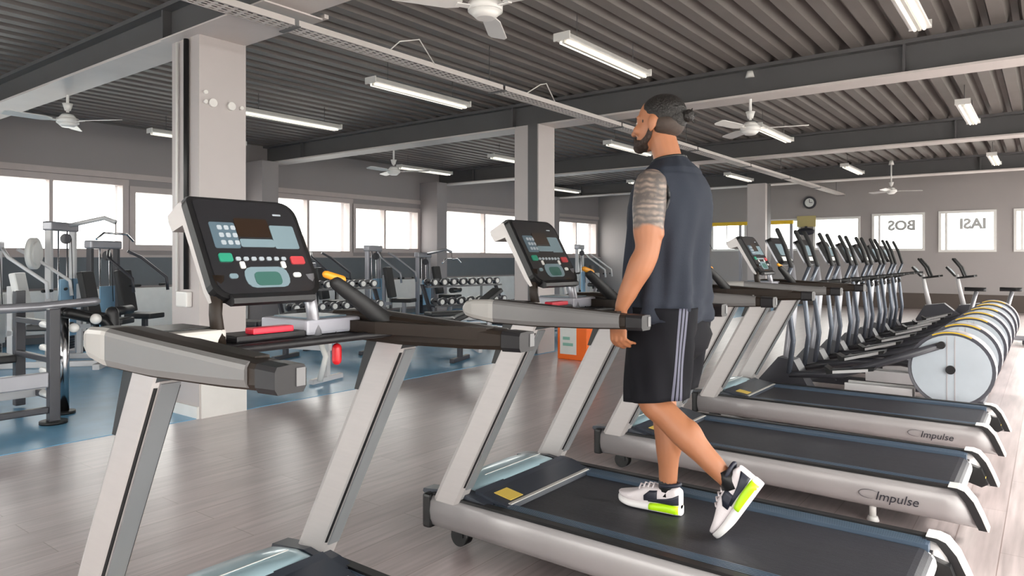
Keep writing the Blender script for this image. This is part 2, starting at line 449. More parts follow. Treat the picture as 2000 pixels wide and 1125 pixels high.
# left wall dressing: slate band, pale panel course, sill
mb = MB(); mb.box(XL, XL + .03, YF, YB, .87, 1.36); struct(mb.build('trim_1', M_band), 'slate grey band under the left windows')
mb = MB(); mb.box(XL, XL + .05, YF, YB, 0.004, .10); struct(mb.build('baseboard_left', M_band))
mb = MB(); mb.box(XL, XL + .10, YF, YB, 1.36, 1.40); struct(mb.build('trim_2', M_win), 'window sill ledge along the left wall')
mb = MB(); mb.box(XL, XL + .035, YF, YB, 2.70, 2.80); struct(mb.build('trim_3', M_win), 'pale head trim above the left windows')
mb = MB(); mb.box(-7, XR, YB - .02, YB, 0, .42); struct(mb.build('baseboard_back', mat('brown_dado', (.09, .07, .06), .6)))
mb = MB()
for k in range(14):
    y0 = [-3.9, -2.1, .2, 3.42, 5.05, 6.6, 8.45, 10.0, 11.6, 13.35, 14.95, 16.5, 18.4, 20.0][k]
    r = MB(); r.box(XL + .065, XL + .165, y0, y0 + [1.5,1.5,1.5,1.5,1.4,1.2,1.45,1.5,.98,1.5,1.45,1.35,1.5,1.3][k], .16, .84, bev=.01)
    ro = tag(r.build('radiator', M_white), 'white panel radiator low on the left wall, %s' % ['hidden by frame', 'nearest', 'second', 'third', 'fourth', 'fifth', 'sixth', 'seventh', 'eighth', 'ninth', 'tenth', 'eleventh', 'twelfth', 'last'][k], 'radiator', 'panel radiators under the left windows')
    for q in range(2):
        g = MB(); g.cyl((XL + .12, y0 + .3 + q, .085), .015, .16); g.build('foot', M_white, ro)
mb.bm.free()

# ceiling decking: trapezoidal ribs along Y
def decking(y0, y1, m):
    prof = []; x = XL - .1; p = .25
    while x < XR + .2:
        prof += [(x, ZC), (x + .12, ZC), (x + .155, ZC + .13), (x + .215, ZC + .13)]
        x += p
    b = MB(); vs0 = [b.bm.verts.new((q[0], y0, q[1])) for q in prof]; vs1 = [b.bm.verts.new((q[0], y1, q[1])) for q in prof]
    for i in range(len(prof) - 1): b.bm.faces.new([vs0[i], vs1[i], vs1[i + 1], vs0[i + 1]])
    b.box(XL - .3, XR + .3, y0, y1, ZC + .16, ZC + .3)
    return b
croot = empty('ceiling', (0, 0, 0), kind='structure', label='ribbed steel roof decking')
BY = [-1.95, 3.2, 8.35, 13.4, 18.45]
ys = [YF - .3] + BY + [YB + .3]
for k in range(len(ys) - 1): decking(ys[k], ys[k + 1], M_deck).build('decking_bay', M_deck, croot)

# beams along X
BZ = 3.23
for k, y in enumerate(BY):
    r = empty('beam', (0, y, 0), kind='structure', label='dark steel roof beam, %s from the camera' % ['behind', 'first', 'second', 'third', 'fourth'][k])
    b = MB(); b.box(XL, XR, -.02, .02, BZ + .02, ZC - .02)
    b.box(XL, XR, -.12, .12, ZC - .04, ZC)
    x = XL + 1.2
    while x < XR:
        b.box(x - .012, x + .012, -.10, -.02, BZ + .03, ZC - .04); x += 5.1
    b.build('beam_web', M_beam, r)
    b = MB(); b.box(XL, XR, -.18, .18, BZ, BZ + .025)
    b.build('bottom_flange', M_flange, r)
# columns
CX, CW = -5.875, .225
def column(x, y, k, dx=.225, dy=.215, m=M_column):
    r = empty('column', (x, y, 0), kind='structure', label=k)
    b = MB(); b.box(-dx, dx, -dy, -dy + .03, 0, BZ); b.box(-dx, dx, dy - .03, dy, 0, BZ)
    b.box(-dx + .02, dx - .0, -dy + .03, dy - .03, 0, BZ)
    b.build('column_shaft', m, r, bevel=.004)
    return r
c1 = column(CX, 3.305, 'pale steel column in front of the window wall')
b = MB(); b.box(.226, .240, -.20, .215, 0.0, .62); b.box(-.226, .226, -.235, -.216, 0, .1); b.build('kick_guard', M_white, c1)
b = MB(); b.tube([(.06, -.24, 3.2), (.06, -.24, 1.08)], .022, 8); b.build('conduit', M_blackp, c1)
b = MB(); b.tube([(-.10, -.235, 3.2), (-.10, -.235, 1.06)], .012, 8); b.build('conduit', M_white, c1)
b = MB(); b.box(-.06, .12, -.27, -.217, .93, 1.06, bev=.012); b.build('socket_box', M_white, c1)
b = MB()
for yy in (-.10, .07): b.cyl((.235, yy, 2.66), .035, .03, 'x')
for yy in (-.165, .165): b.cyl((.235, yy, 2.66), .016, .03, 'x')
b.cyl((.235, -.165, 2.74), .016, .03, 'x')
b.build('bolt_cap', M_white, c1)
c2 = column(CX - .03, 8.27, 'steel column behind the second treadmill console', .21, .2)
b = MB(); b.box(.03, .19, -.206, -.201, 0, BZ); b.build('recess_shade_strip', M_beam, c2)  # flat dark strip painting the shaded gap of the H section
c3 = column(CX, 18.05, 'narrow column near the far wall'); 
b = MB(); b.box(.226, .232, -.06, .2, 0, BZ); b.build('recess_shade_strip', M_beam, c3)  # same flat dark strip, shade painted on a closed face
column(CX, 13.45, 'steel column hidden by the walking man')
for i, y in enumerate((3.1, 8.0, 12.85, 17.95)):
    q = column(XL + .30, y, 'wall column between the strip windows, %s' % ['first', 'second', 'third', 'fourth'][i], .30, .18, M_wall)
# haunches: short cross beams on columns 1 (white gusset)
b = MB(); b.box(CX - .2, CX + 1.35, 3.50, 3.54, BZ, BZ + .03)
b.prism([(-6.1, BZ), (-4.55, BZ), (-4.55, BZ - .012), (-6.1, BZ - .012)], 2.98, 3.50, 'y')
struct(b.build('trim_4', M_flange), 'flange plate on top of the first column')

# cable tray along Y
tr = empty('cable_tray', (-4.62, 0, 3.1), label='long pale perforated cable tray under the beams', cat='cable tray')
def tray_piece(y0, y1):
    b = MB(); b.box(-.09, -.085, y0, y1, 0, .05); b.box(.085, .09, y0, y1, 0, .05)
    nx = 6
    y = y0
    # perforated floor: longitudinal strips + rungs
    for i in range(5): b.box(-.09 + i * .0425, -.09 + i * .0425 + .018, y0, y1, 0, .003)
    while y < y1: b.box(-.09, .09, y, y + .03, .0005, .0035); y += .075
    return b
y = YF + .1; n_ = 0
while y < YB - .3:
    y2 = min(y + 2.55, YB - .2)
    tray_piece(y + .02, y2 - .02).build('tray_section', M_galv, tr)
    b = MB(); b.box(-.11, .11, y - .02, y + .02, -.012, 0); b.tube([(-.11, y, 0), (-.11, y, ZC - 3.1)], .005, 6); b.build('hanger', M_beam, tr)
    y = y2
b = MB()
for k in range(5):
    pts = []
    for i in range(40):
        yy = YF + .3 + i * .63
        pts.append((-.06 + k * .03 + .008 * math.sin(i * 1.7 + k), yy, .014 + .005 * math.sin(i * .9 + k * 2)))
    b.tube(pts, .006, 6)
tag(b.build('cable_bundle', M_blackp, tr), 'dark cables')
b = MB()
for (yy, xs) in ((4.2, 0), (6.2, .1), (8.9, 0)):
    b.tube([(.05, yy, .03), (.10 + xs, yy + .1, .14), (.14, yy + .3, .2), (.09, yy + .55, .04)], .006, 6)
b.build('loose_cable', M_white, tr)

# fluorescent fixtures
def lamp_proto():
    r = empty('ceiling_light', (0, 0, 0))
    b = MB(); b.prism([(-.05, .07), (.05, .07), (.085, .015), (.075, .010), (-.075, .010), (-.085, .015)], -.80, .80, 'y')
    b.build('housing', M_white, r)
    for q in (-.8075, .8075):
        b = MB(); b.box(-.086, .086, q - .0075, q + .0075, 0, .072); b.build('end_cap', M_white, r)
    for s in (-.035, .035):
        b = MB(); b.tube([(s, -.77, -.008), (s, .77, -.008)], .015, 8); b.build('tube', M_lamp, r)
    b = MB(); b.box(-.012, .012, -.78, .78, -.02, .01); b.build('louvre', M_refl, r)
    for q in (-.55, .55):
        b = MB(); b.tube([(0, q, .07), (0, q, .30)], .004, 6); b.build('suspension', M_beam, r)
    return r
lp = lamp_proto(); first = True
rowsn = ['first bay', 'second bay', 'third bay', 'bay behind the camera']
coln = {-11.15: 'over the left windows', -8.6: 'left of the cable tray beyond the column', -6.03: 'just left of the cable tray', -3.48: 'right of the cable tray', -.88: 'right of the ceiling fans', 1.7: 'far right'}
for j, y in enumerate((6.1, 11.4, 17.05, .4)):
    for x, nm in coln.items():
        if j == 3 and x != -.88 : continue
        o = lp if first else copy_tree(lp); first = False
        o.location = (x, y, 3.30)
        tag(o, 'white fluorescent ceiling light, %s, %s' % (rowsn[j], nm), 'light', 'fluorescent ceiling lights in rows')

# ceiling fans
def fan_proto():
    r = empty('ceiling_fan', (0, 0, 0))
    b = MB(); b.tube([(0, 0, .10), (0, 0, ZC - 2.90)], .016, 10); b.cyl((0, 0, ZC - 2.95), .06, .10, r2=.035); b.cyl((0, 0, .16), .03, .08, r2=.055); b.build('downrod', M_white, r)
    b = MB(); b.cyl((0, 0, .05), .10, .05, r2=.06); b.cyl((0, 0, 0), .115, .055); b.cyl((0, 0, -.05), .06, .045, r2=.11); b.build('motor', M_white, r)
    for k in range(3):
        a = k * 2 * PI / 3
        R = Matrix.Rotation(a, 4, 'Z') @ Matrix.Rotation(math.radians(12), 4, 'X')
        b = MB(); b.box(.10, .20, -.02, .02, -.012, -.004, M=R)
        b.prism([(.17, -.04), (.25, -.068), (.60, -.072), (.64, -.05), (.64, .05), (.60, .068), (.25, .060), (.17, .035)], -.004, .004, 'z', M=R)
        b.build('blade', M_white, r)
    return r
fp = fan_proto(); first = True
for (x, y, z, rz, nm) in ((-9.02, 3.35, 2.93, .55, 'far left beside the first beam'), (-9.3, 8.7, 2.9, .62, 'beyond the first column, below the second beam'), (-2.93, 3.55, 2.98, .02, 'at the top edge of the view, nearest'), (-2.82, 8.35, 2.88, .28, 'behind the man, right of the cable tray'), (-2.9, 18.2, 2.9, .4, 'small and distant before the far wall')):
    o = fp if first else copy_tree(fp); first = False
    o.location = (x, y, z); o.rotation_euler = (0, 0, rz)
    tag(o, 'white three-blade ceiling fan %s' % nm, 'ceiling fan', 'white ceiling fans')

# ================================================================ TREADMILLS
# built in world X, y measured from the centre line; root sits at X = -1.30
TX = -1.30
OFF = (-TX, 0, 0)
def face_frame():
    # console face: u = +Y, v = up the face, w = towards the runner
    p0 = Vector((-1.86 - TX, 0, 1.225)); v = Vector((-.17, 0, .30)).normalized(); n = Vector((.30, 0, .17)).normalized()
    M = Matrix(((0, v.x, n.x, p0.x), (1, v.y, n.y, p0.y), (0, v.z, n.z, p0.z), (0, 0, 0, 1)))
    return M
def rounded(x0, x1, y0, y1, r, n=5, rr=None):
    rr = rr or (r, r, r, r)   # bl br tr tl
    out = []
    for (cx, cy, a0, q) in ((x0 + rr[0], y0 + rr[0], PI, rr[0]), (x1 - rr[1], y0 + rr[1], 1.5 * PI, rr[1]), (x1 - rr[2], y1 - rr[2], 0, rr[2]), (x0 + rr[3], y1 - rr[3], .5 * PI, rr[3])):
        for i in range(n + 1):
            a = a0 + i * PI / 2 / n
            out.append((cx + q * math.cos(a), cy + q * math.sin(a)))
    return out

def make_treadmill():
    r = empty('treadmill', (TX, 0, 0))
    # chassis under the belt
    b = MB(OFF); b.box(-2.28, -.36, -.36, .36, .10, .205); b.build('chassis', M_dark, r)
    for sy in (-1, 1):
        # side panel with bulged outer face
        sec = [(.365, .238), (.405, .240), (.425, .232), (.438, .212), (.442, .17), (.438, .13), (.425, .10), (.405, .088), (.365, .088)]
        rings = []
        for (x, dz, zs) in ((-2.29, 0, 1.0), (-1.8, 0, 1.0), (-1.0, -.004, 1.0), (-.55, -.008, 1.03), (-.40, -.010, 1.06), (-.30, -.012, 1.08)):
            ring = []
            for (y, z) in sec:
                t = (z - .088) / .152
                xx = x + (-.075 * t + .04 if x > -.35 else 0)
                ring.append((xx, sy * y, z + dz * (1 - t) * 1.5))
            rings.append(ring)
        b = MB(OFF); b.loft(rings, sm=True); p = b.build('side_panel', M_sideg, r)
        b = MB(OFF); b.box(-2.29, -.36, sy * .402 - .019, sy * .402 + .019, .236, .2485); b.build('edge_trim', M_blackp, r)
        # front cap and rear cap
        b = MB(OFF); b.box(-2.335, -2.288, min(sy * .37, sy * .446), max(sy * .37, sy * .446), .085, .243, bev=.012); b.build('front_cap', M_blackp, r)
        prof = [(-.385, .243), (-.350, .236), (-.315, .190), (-.285, .125), (-.262, .074), (-.228, .074), (-.252, .135), (-.282, .200), (-.318, .243), (-.348, .253), (-.385, .253)]
        b = MB(OFF); b.prism(prof, sy * .36, sy * .447, 'y'); b.build('rear_cap', M_dark, r, bevel=.003)
        prof = [(-.228, .074), (-.252, .135), (-.282, .200), (-.318, .243), (-.348, .253), (-.385, .253), (-.385, .256), (-.346, .257), (-.313, .247), (-.276, .202), (-.246, .136), (-.222, .074)]
        b = MB(OFF); b.prism(prof, sy * .36, sy * .449, 'y'); b.build('rear_corner_strip', M_white, r)
        # foot rail with grooves
        b = MB(OFF); b.box(-1.97, -.37, min(sy * .305, sy * .386), max(sy * .305, sy * .386), .20, .240)
        for k in range(6): b.box(-1.95, -.38, sy * (.312 + k * .0125) - .003, sy * (.312 + k * .0125) + .003, .240, .2425)
        b.build('foot_rail', M_footr, r)
        # rear bracket with sticker
        b = MB(OFF); b.prism([(-.37, .19), (-.30, .17), (-.27, .09), (-.30, .07), (-.37, .09)], sy * .315, sy * .358, 'y'); k = b.build('roller_bracket', M_blackp, r)
        b = MB(OFF); b.box(-.2835, -.281, min(sy * .318, sy * .355), max(sy * .318, sy * .355), .085, .125); b.build('warning_sticker', M_yellow, k)
        # wheel and foot
        b = MB(OFF); b.cyl((-2.18, sy * .34, .05), .046, .05, 'y'); b.box(-2.21, -2.15, sy * .34 - .03, sy * .34 + .03, .05, .10); b.build('transport_wheel', M_blackp, r, bevel=.002)
        b = MB(OFF); b.cyl((-.72, sy * .38, .055), .016, .075); b.cyl((-.72, sy * .38, .012), .03, .024, r2=.022); b.build('levelling_foot', M_white, r)
    # belt: top run + rear curl
    pr_ = [(-1.99, .196), (-1.99, .226)]
    pr_ += [(-.40, .226)] + [(-.40 + .052 * math.sin(a), .174 + .052 * math.cos(a)) for a in [i * PI / 8 for i in range(1, 9)]] + [(-.42, .14)]
    b = MB(OFF); b.prism(pr_ + [(-.42, .196)], -.298, .298, 'y'); b.build('running_belt', M_belt, r)
    b = MB(OFF); b.cyl((-.392, 0, .165), .050, .64, 'y', n=20); b.build('rear_roller', M_white, r)
    # motor hood
    prof = [(-2.335, .12), (-2.335, .225), (-2.315, .265), (-2.27, .292), (-2.20, .302), (-2.13, .298), (-2.08, .282), (-2.07, .20), (-2.07, .12)]
    rings = []
    for q in (-1, -.97, -.9, -.75, -.4, 0, .4, .75, .9, .97, 1):
        d = 1 - .30 * abs(q) ** 6
        rings.append([(x * 1 if x > -2.2 else -2.2 + (x + 2.2) * (1 - .35 * abs(q) ** 8), q * .362, .12 + (z - .12) * d) for x, z in prof])
    b = MB(OFF); b.loft(rings, sm=True); h = b.build('motor_hood', M_hood, r)
    b = MB(OFF); b.box(-2.16, -2.155, -.20, .26, .3005, .3025); b.build('hood_accent_line', M_white, h)
    # step cover
    prof = [(-2.085, .12), (-2.085, .283), (-2.05, .272), (-1.93, .252), (-1.90, .246), (-1.895, .225), (-1.90, .20), (-1.90, .12)]
    b = MB(OFF); b.prism(prof, -.355, .355, 'y'); st = b.build('step_cover', M_step, r, bevel=.004)
    b = MB(OFF); b.box(-1.915, -1.897, -.33, .33, .247, .2515); b.build('step_edge', M_silverp, st)
    b = MB(OFF); b.prism([(-2.02, .2672), (-1.925, .2534), (-1.925, .2554), (-2.02, .2692)], -.30, -.205, 'y'); b.build('warning_sticker', M_yellow, st)
    for sy in (-1, 1):
        # upright: parallelogram leaning to the runner
        z0, z1 = .20, 1.065
        def cx(z): return -2.205 + .54 * (z - .22)
        hw = .074
        b = MB(OFF)
        sec = []
        rings = []
        for z in (z0, z1):
            c = cx(z)
            rings.append([(c - hw, -.026, z), (c - hw + .02, -.033, z), (c + hw - .02, -.033, z), (c + hw, -.026, z), (c + hw, .026, z), (c + hw - .02, .033, z), (c - hw + .02, .033, z), (c - hw, .026, z)])
        rings = [[(x, sy * .40 + y, z) for x, y, z in rg] for rg in rings]
        b.loft(rings, sm=False); up = b.build('upright', M_silver, r)
        b = MB(OFF)
        rings = []
        for z in (.30, 1.04):
            c = cx(z) + hw + .004
            rings.append([(c - .006, sy * .40 - .023, z), (c + .004, sy * .40 - .023, z), (c + .004, sy * .40 + .023, z), (c - .006, sy * .40 + .023, z)])
        b.loft(rings, sm=False); b.build('rear_insert', mat('slate_insert', (.17, .18, .19), .35), up)
        b = MB(OFF)
        rings = []
        for z in (.31, 1.03):
            c = cx(z) + hw
            rings.append([(c - .007, sy * .40 - .0335, z), (c - .001, sy * .40 - .0295, z), (c - .001, sy * .40 + .0295, z), (c - .007, sy * .40 + .0335, z)])
        b.loft(rings, sm=False); b.build('seam_line', M_blackp, up)
        # boot
        b = MB(OFF); b.prism([(-2.30, .19), (-2.39 + .02, .235), (-2.365, .25), (-2.17, .275), (-2.05, .262), (-1.98, .246), (-1.98, .19)], sy * .37 - .035, sy * .37 + .035, 'y'); b.build('base_boot', M_step, r, bevel=.006)
        # rail
        y0 = sy * .40
        def sect(x, w, zt, zb): return [(x, y0 - w * .8, zb), (x, y0 - w, zb + .012), (x, y0 - w, zt - .010), (x, y0 - w * .86, zt), (x, y0, zt + .002), (x, y0 + w * .86, zt), (x, y0 + w, zt - .010), (x, y0 + w, zb + .012), (x, y0 + w * .8, zb)]
        b = MB(OFF)
        b.loft([sect(-2.095, .018, 1.128, 1.096), sect(-2.075, .034, 1.146, 1.082), sect(-2.03, .046, 1.156, 1.074), sect(-1.92, .054, 1.160, 1.062), sect(-1.70, .050, 1.148, 1.058), sect(-1.40, .041, 1.132, 1.066), sect(-1.275, .036, 1.126, 1.072)], sm=False)
        rail = b.build('hand_rail', M_brownb, r, bevel=.003)
        b = MB(OFF); b.loft([sect(-1.272, .038, 1.128, 1.068), sect(-1.205, .037, 1.126, 1.070)], sm=False); e_ = b.build('rail_end_grip', M_dark, rail, bevel=.003)
        b = MB(OFF); b.box(-1.2055, -1.2025, y0 + .012, y0 + .033, 1.083, 1.12); b.build('end_plate', mat('end_plate_grey', (.16, .16, .165), .5), e_)
        b = MB(OFF); b.prism([(-2.05, y0), (-1.97, y0 - sy * .11), (-1.74, y0 - sy * .105), (-1.55, y0 - sy * .07), (-1.33, y0 - sy * .035), (-1.33, y0)], 1.096, 1.134, 'z'); b.build('rail_shoulder', M_brownb, rail, bevel=.006)
        # outer shell of the rail in two lengths
        o = sy
        for (xa, xb, m_, nm) in ((-2.10, -1.90, mat('rail_front_grey', (.40, .385, .365), .35), 'front_shell'), (-1.90, -1.30, mat('rail_grey_paint', (.17, .165, .165), .33), 'side_shell')):
            b = MB(OFF); rings = []
            for i in range(9):
                x = xa + (xb - xa) * i / 8
                import bisect
                XS = [-2.10, -2.075, -2.03, -1.92, -1.70, -1.40, -1.275]; WS = [.020, .034, .046, .054, .050, .041, .036]; ZT = [1.13, 1.146, 1.156, 1.160, 1.148, 1.132, 1.126]; ZB = [1.094, 1.082, 1.074, 1.062, 1.058, 1.066, 1.072]
                k_ = max(0, min(5, bisect.bisect_right(XS, x) - 1)); t = (x - XS[k_]) / (XS[k_ + 1] - XS[k_])
                ww = WS[k_] + (WS[k_ + 1] - WS[k_]) * t; zt = ZT[k_] + (ZT[k_ + 1] - ZT[k_]) * t; zb = ZB[k_] + (ZB[k_ + 1] - ZB[k_]) * t
                rings.append([(x, y0 + o * (ww - .006), zt + .003), (x, y0 + o * (ww + .004), zt - .004), (x, y0 + o * (ww + .007), zt - .014), (x, y0 + o * (ww + .007), zb + .022), (x, y0 + o * (ww + .001), zb + .006), (x, y0 + o * (ww - .006), zb + .004)])
            b.loft(rings, sm=False); b.build(nm, m_, rail, bevel=.002)
        # curved gusset below the rail
        pts = [(-1.86, 1.075)]
        pts += [(-1.52 - .0, 1.075)]
        for i in range(9):
            a = i / 8
            pts.append((-1.56 - .30 * math.sin(a * PI / 2) + .0, 1.062 - .17 * (1 - math.cos(a * PI / 2)) ** 1.0))
        pts += [(-1.91, .885), (-1.93, .885)]
        b = MB(OFF); b.prism(pts, y0 - .030, y0 + .030, 'y'); b.build('rail_gusset', M_blackp, r, bevel=.003)
    # cross console between the rails
    b = MB(OFF); b.box(-2.09, -1.84, -.345, .345, 1.065, 1.095, bev=.008); b.box(-1.99, -1.86, -.12, .12, 1.095, 1.115, bev=.006); cb = b.build('cross_tray', M_dark, r)
    b = MB(OFF); b.box(-2.10, -1.86, -.34, -.15, 1.096, 1.140, bev=.010); b.build('storage_pod', M_silverp, cb)
    b = MB(OFF); b.box(-2.11, -1.86, .12, .34, 1.096, 1.145, bev=.010); b.build('storage_pod', mat('lilac_grey_plastic', (.38, .38, .43), .3), cb)
    b = MB(OFF); b.box(-2.07, -1.90, -.32, -.17, 1.1405, 1.145); b.build('pod_liner', M_blackp, cb)
    b = MB(OFF); b.box(-2.08, -1.90, .15, .31, 1.1455, 1.150); b.build('pod_liner', M_keyp, cb)
    b = MB(OFF); b.box(-1.90, -1.855, -.07, .07, 1.116, 1.135, bev=.005); b.build('stop_bar', M_rede, cb)
    b = MB(OFF); b.tube([(-1.70, -.38, 1.10), (-1.80, -.28, 1.085), (-1.835, 0, 1.08), (-1.80, .28, 1.085), (-1.70, .38, 1.10)], .013, 8); b.build('cross_bar', M_dark, r)
    for sy in (-1, 1):
        b = MB(OFF); b.tube([(-1.875, sy * .165, 1.09), (-1.895, sy * .165, 1.18), (-1.905, sy * .155, 1.29)], [.024, .022, .024], 10, flat=.8); b.build('console_post', M_brownb if sy < 0 else M_gframe, r)
    # grip on the far side with amber button
    b = MB(OFF); b.tube([(-1.70, .385, 1.105), (-1.755, .365, 1.125), (-1.785, .28, 1.195), (-1.815, .20, 1.262)], [.034, .032, .027, .022], 10, round_ends=True); g = b.build('inclined_grip', M_black_grip, r)
    b = MB(OFF); b.tube([(-1.815, .222, 1.272), (-1.826, .168, 1.290)], [.014, .012], 10, round_ends=True); b.build('grip_button', M_amber, g)
    # console
    F = face_frame()
    c = MB(); c.prism(rounded(-.185, .185, 0, .345, .05, rr=(.05, .05, .055, .02)), -.030, 0, 'z', M=F); con = c.build('console', M_blackp, r, bevel=.004)
    c = MB(); c.prism(rounded(-.168, .168, .012, .335, .04, rr=(.045, .045, .045, .015)), .0003, .004, 'z', M=F); c.build('face_plate', M_face, con)
    c = MB()
    c.prism([(.006, -.032), (.345, -.034), (.352, -.05), (.352, -.125), (.33, -.13), (.295, -.125), (.28, -.06), (.05, -.055), (.01, -.046)], -.180, .130, 'x', M=F)
    con_b = c.build('back_shell', M_silver, con, bevel=.008)
    c = MB(); c.prism([(.346, -.001), (.356, -.02), (.358, -.126), (.351, -.13), (.351, -.05), (.343, -.03)], -.170, .128, 'x', M=F); c.build('top_cap', M_blackp, con, bevel=.003)
    c = MB(); c.prism([(.0, -.03), (-.02, -.01), (-.022, .012), (-.008, .018), (.012, .006), (.01, -.03)], -.14, .14, 'x', M=F); c.build('book_lip', M_dark, con, bevel=.003)
    def plate(name, u0, u1, v0, v1, m, h=.006, rr=.006, par=con):
        c = MB(); c.prism(rounded(u0, u1, v0, v1, rr, 3), .004, h, 'z', M=F); return c.build(name, m, par)
    plate('display', -.055, .060, .205, .272, M_screen)
    kp = plate('key_panel', -.140, -.058, .165, .255, M_keyp)
    plate('info_panel', .062, .150, .165, .250, M_lblue)
    plate('info_strip', -.055, .062, .170, .198, M_lblue)
    for i in range(3):
        for j in range(3): plate('key', -.118 + i * .022, -.103 + i * .022, .176 + j * .026, .191 + j * .026, M_key, .008, .004, kp)
    plate('start_key', -.140, -.098, .118, .146, M_green, .009)
    for i in range(7): plate('speed_key', -.088 + i * .026, -.072 + i * .026, .122, .134, M_key, .008, .004)
    plate('stop_key', .100, .150, .108, .136, M_redkey, .009)
    d = plate('round_display', -.075, .075, .030, .100, M_lblue, .006, .028)
    plate('display_window', -.045, .045, .036, .082, M_dgreen, .008, .015, d)
    plate('bracket_mark', -.080, -.064, .095, .118, M_white, .008, .004)
    plate('bracket_mark', .060, .076, .095, .118, M_white, .008, .004)
    plate('oval_key', -.125, -.098, .062, .078, M_lblue, .008, .007)
    plate('oval_key', .092, .120, .062, .078, M_paper, .008, .007)
    plate('badge', .090, .120, .288, .294, M_key, .005, .002)
    # safety key
    b = MB(OFF); b.tube([(-1.86, .235, 1.10), (-1.865, .244, 1.085), (-1.87, .246, 1.06)], .002, 6); sk = b.build('key_cord', M_ink, r)
    b = MB(OFF); b.tube([(-1.87, .246, 1.045), (-1.87, .246, 1.005)], .016, 12, round_ends=True); b.build('safety_key', M_red, sk)
    # logo on the near side panel
    Mt = Matrix.Translation((-.70 - TX, -.4435, .128)) @ Matrix.Rotation(PI / 2, 4, 'X')
    text_part('side_logo', 'Impulse', .062, Mt, M_ink, r)
    b = MB(OFF)
    pts = [(-.725 + .045 * math.cos(a) * 1.1, -.4438, .150 + .022 * math.sin(a)) for a in [PI * .25 + i * PI * 1.35 / 10 for i in range(11)]]
    b.tube(pts, [.0008 + .0024 * math.sin(PI * i / 10) for i in range(11)], 6, flat=.4); b.build('logo_swoosh', M_ink, r)
    return r
TY = [1.25, 2.81, 4.37, 5.93]
tm = make_treadmill()
tl = ['grey treadmill nearest the camera, cut off by the lower left, running deck empty', 'grey treadmill under the walking man in the dark tank top', 'empty grey treadmill directly behind the walking man, dark script on its side', 'last grey treadmill of the row, beside the first elliptical trainer']
for i, y in enumerate(TY):
    o = tm if i == 0 else copy_tree(tm)
    o.location = (TX, y, 0)
    tag(o, tl[i], 'treadmill', 'row of treadmills')

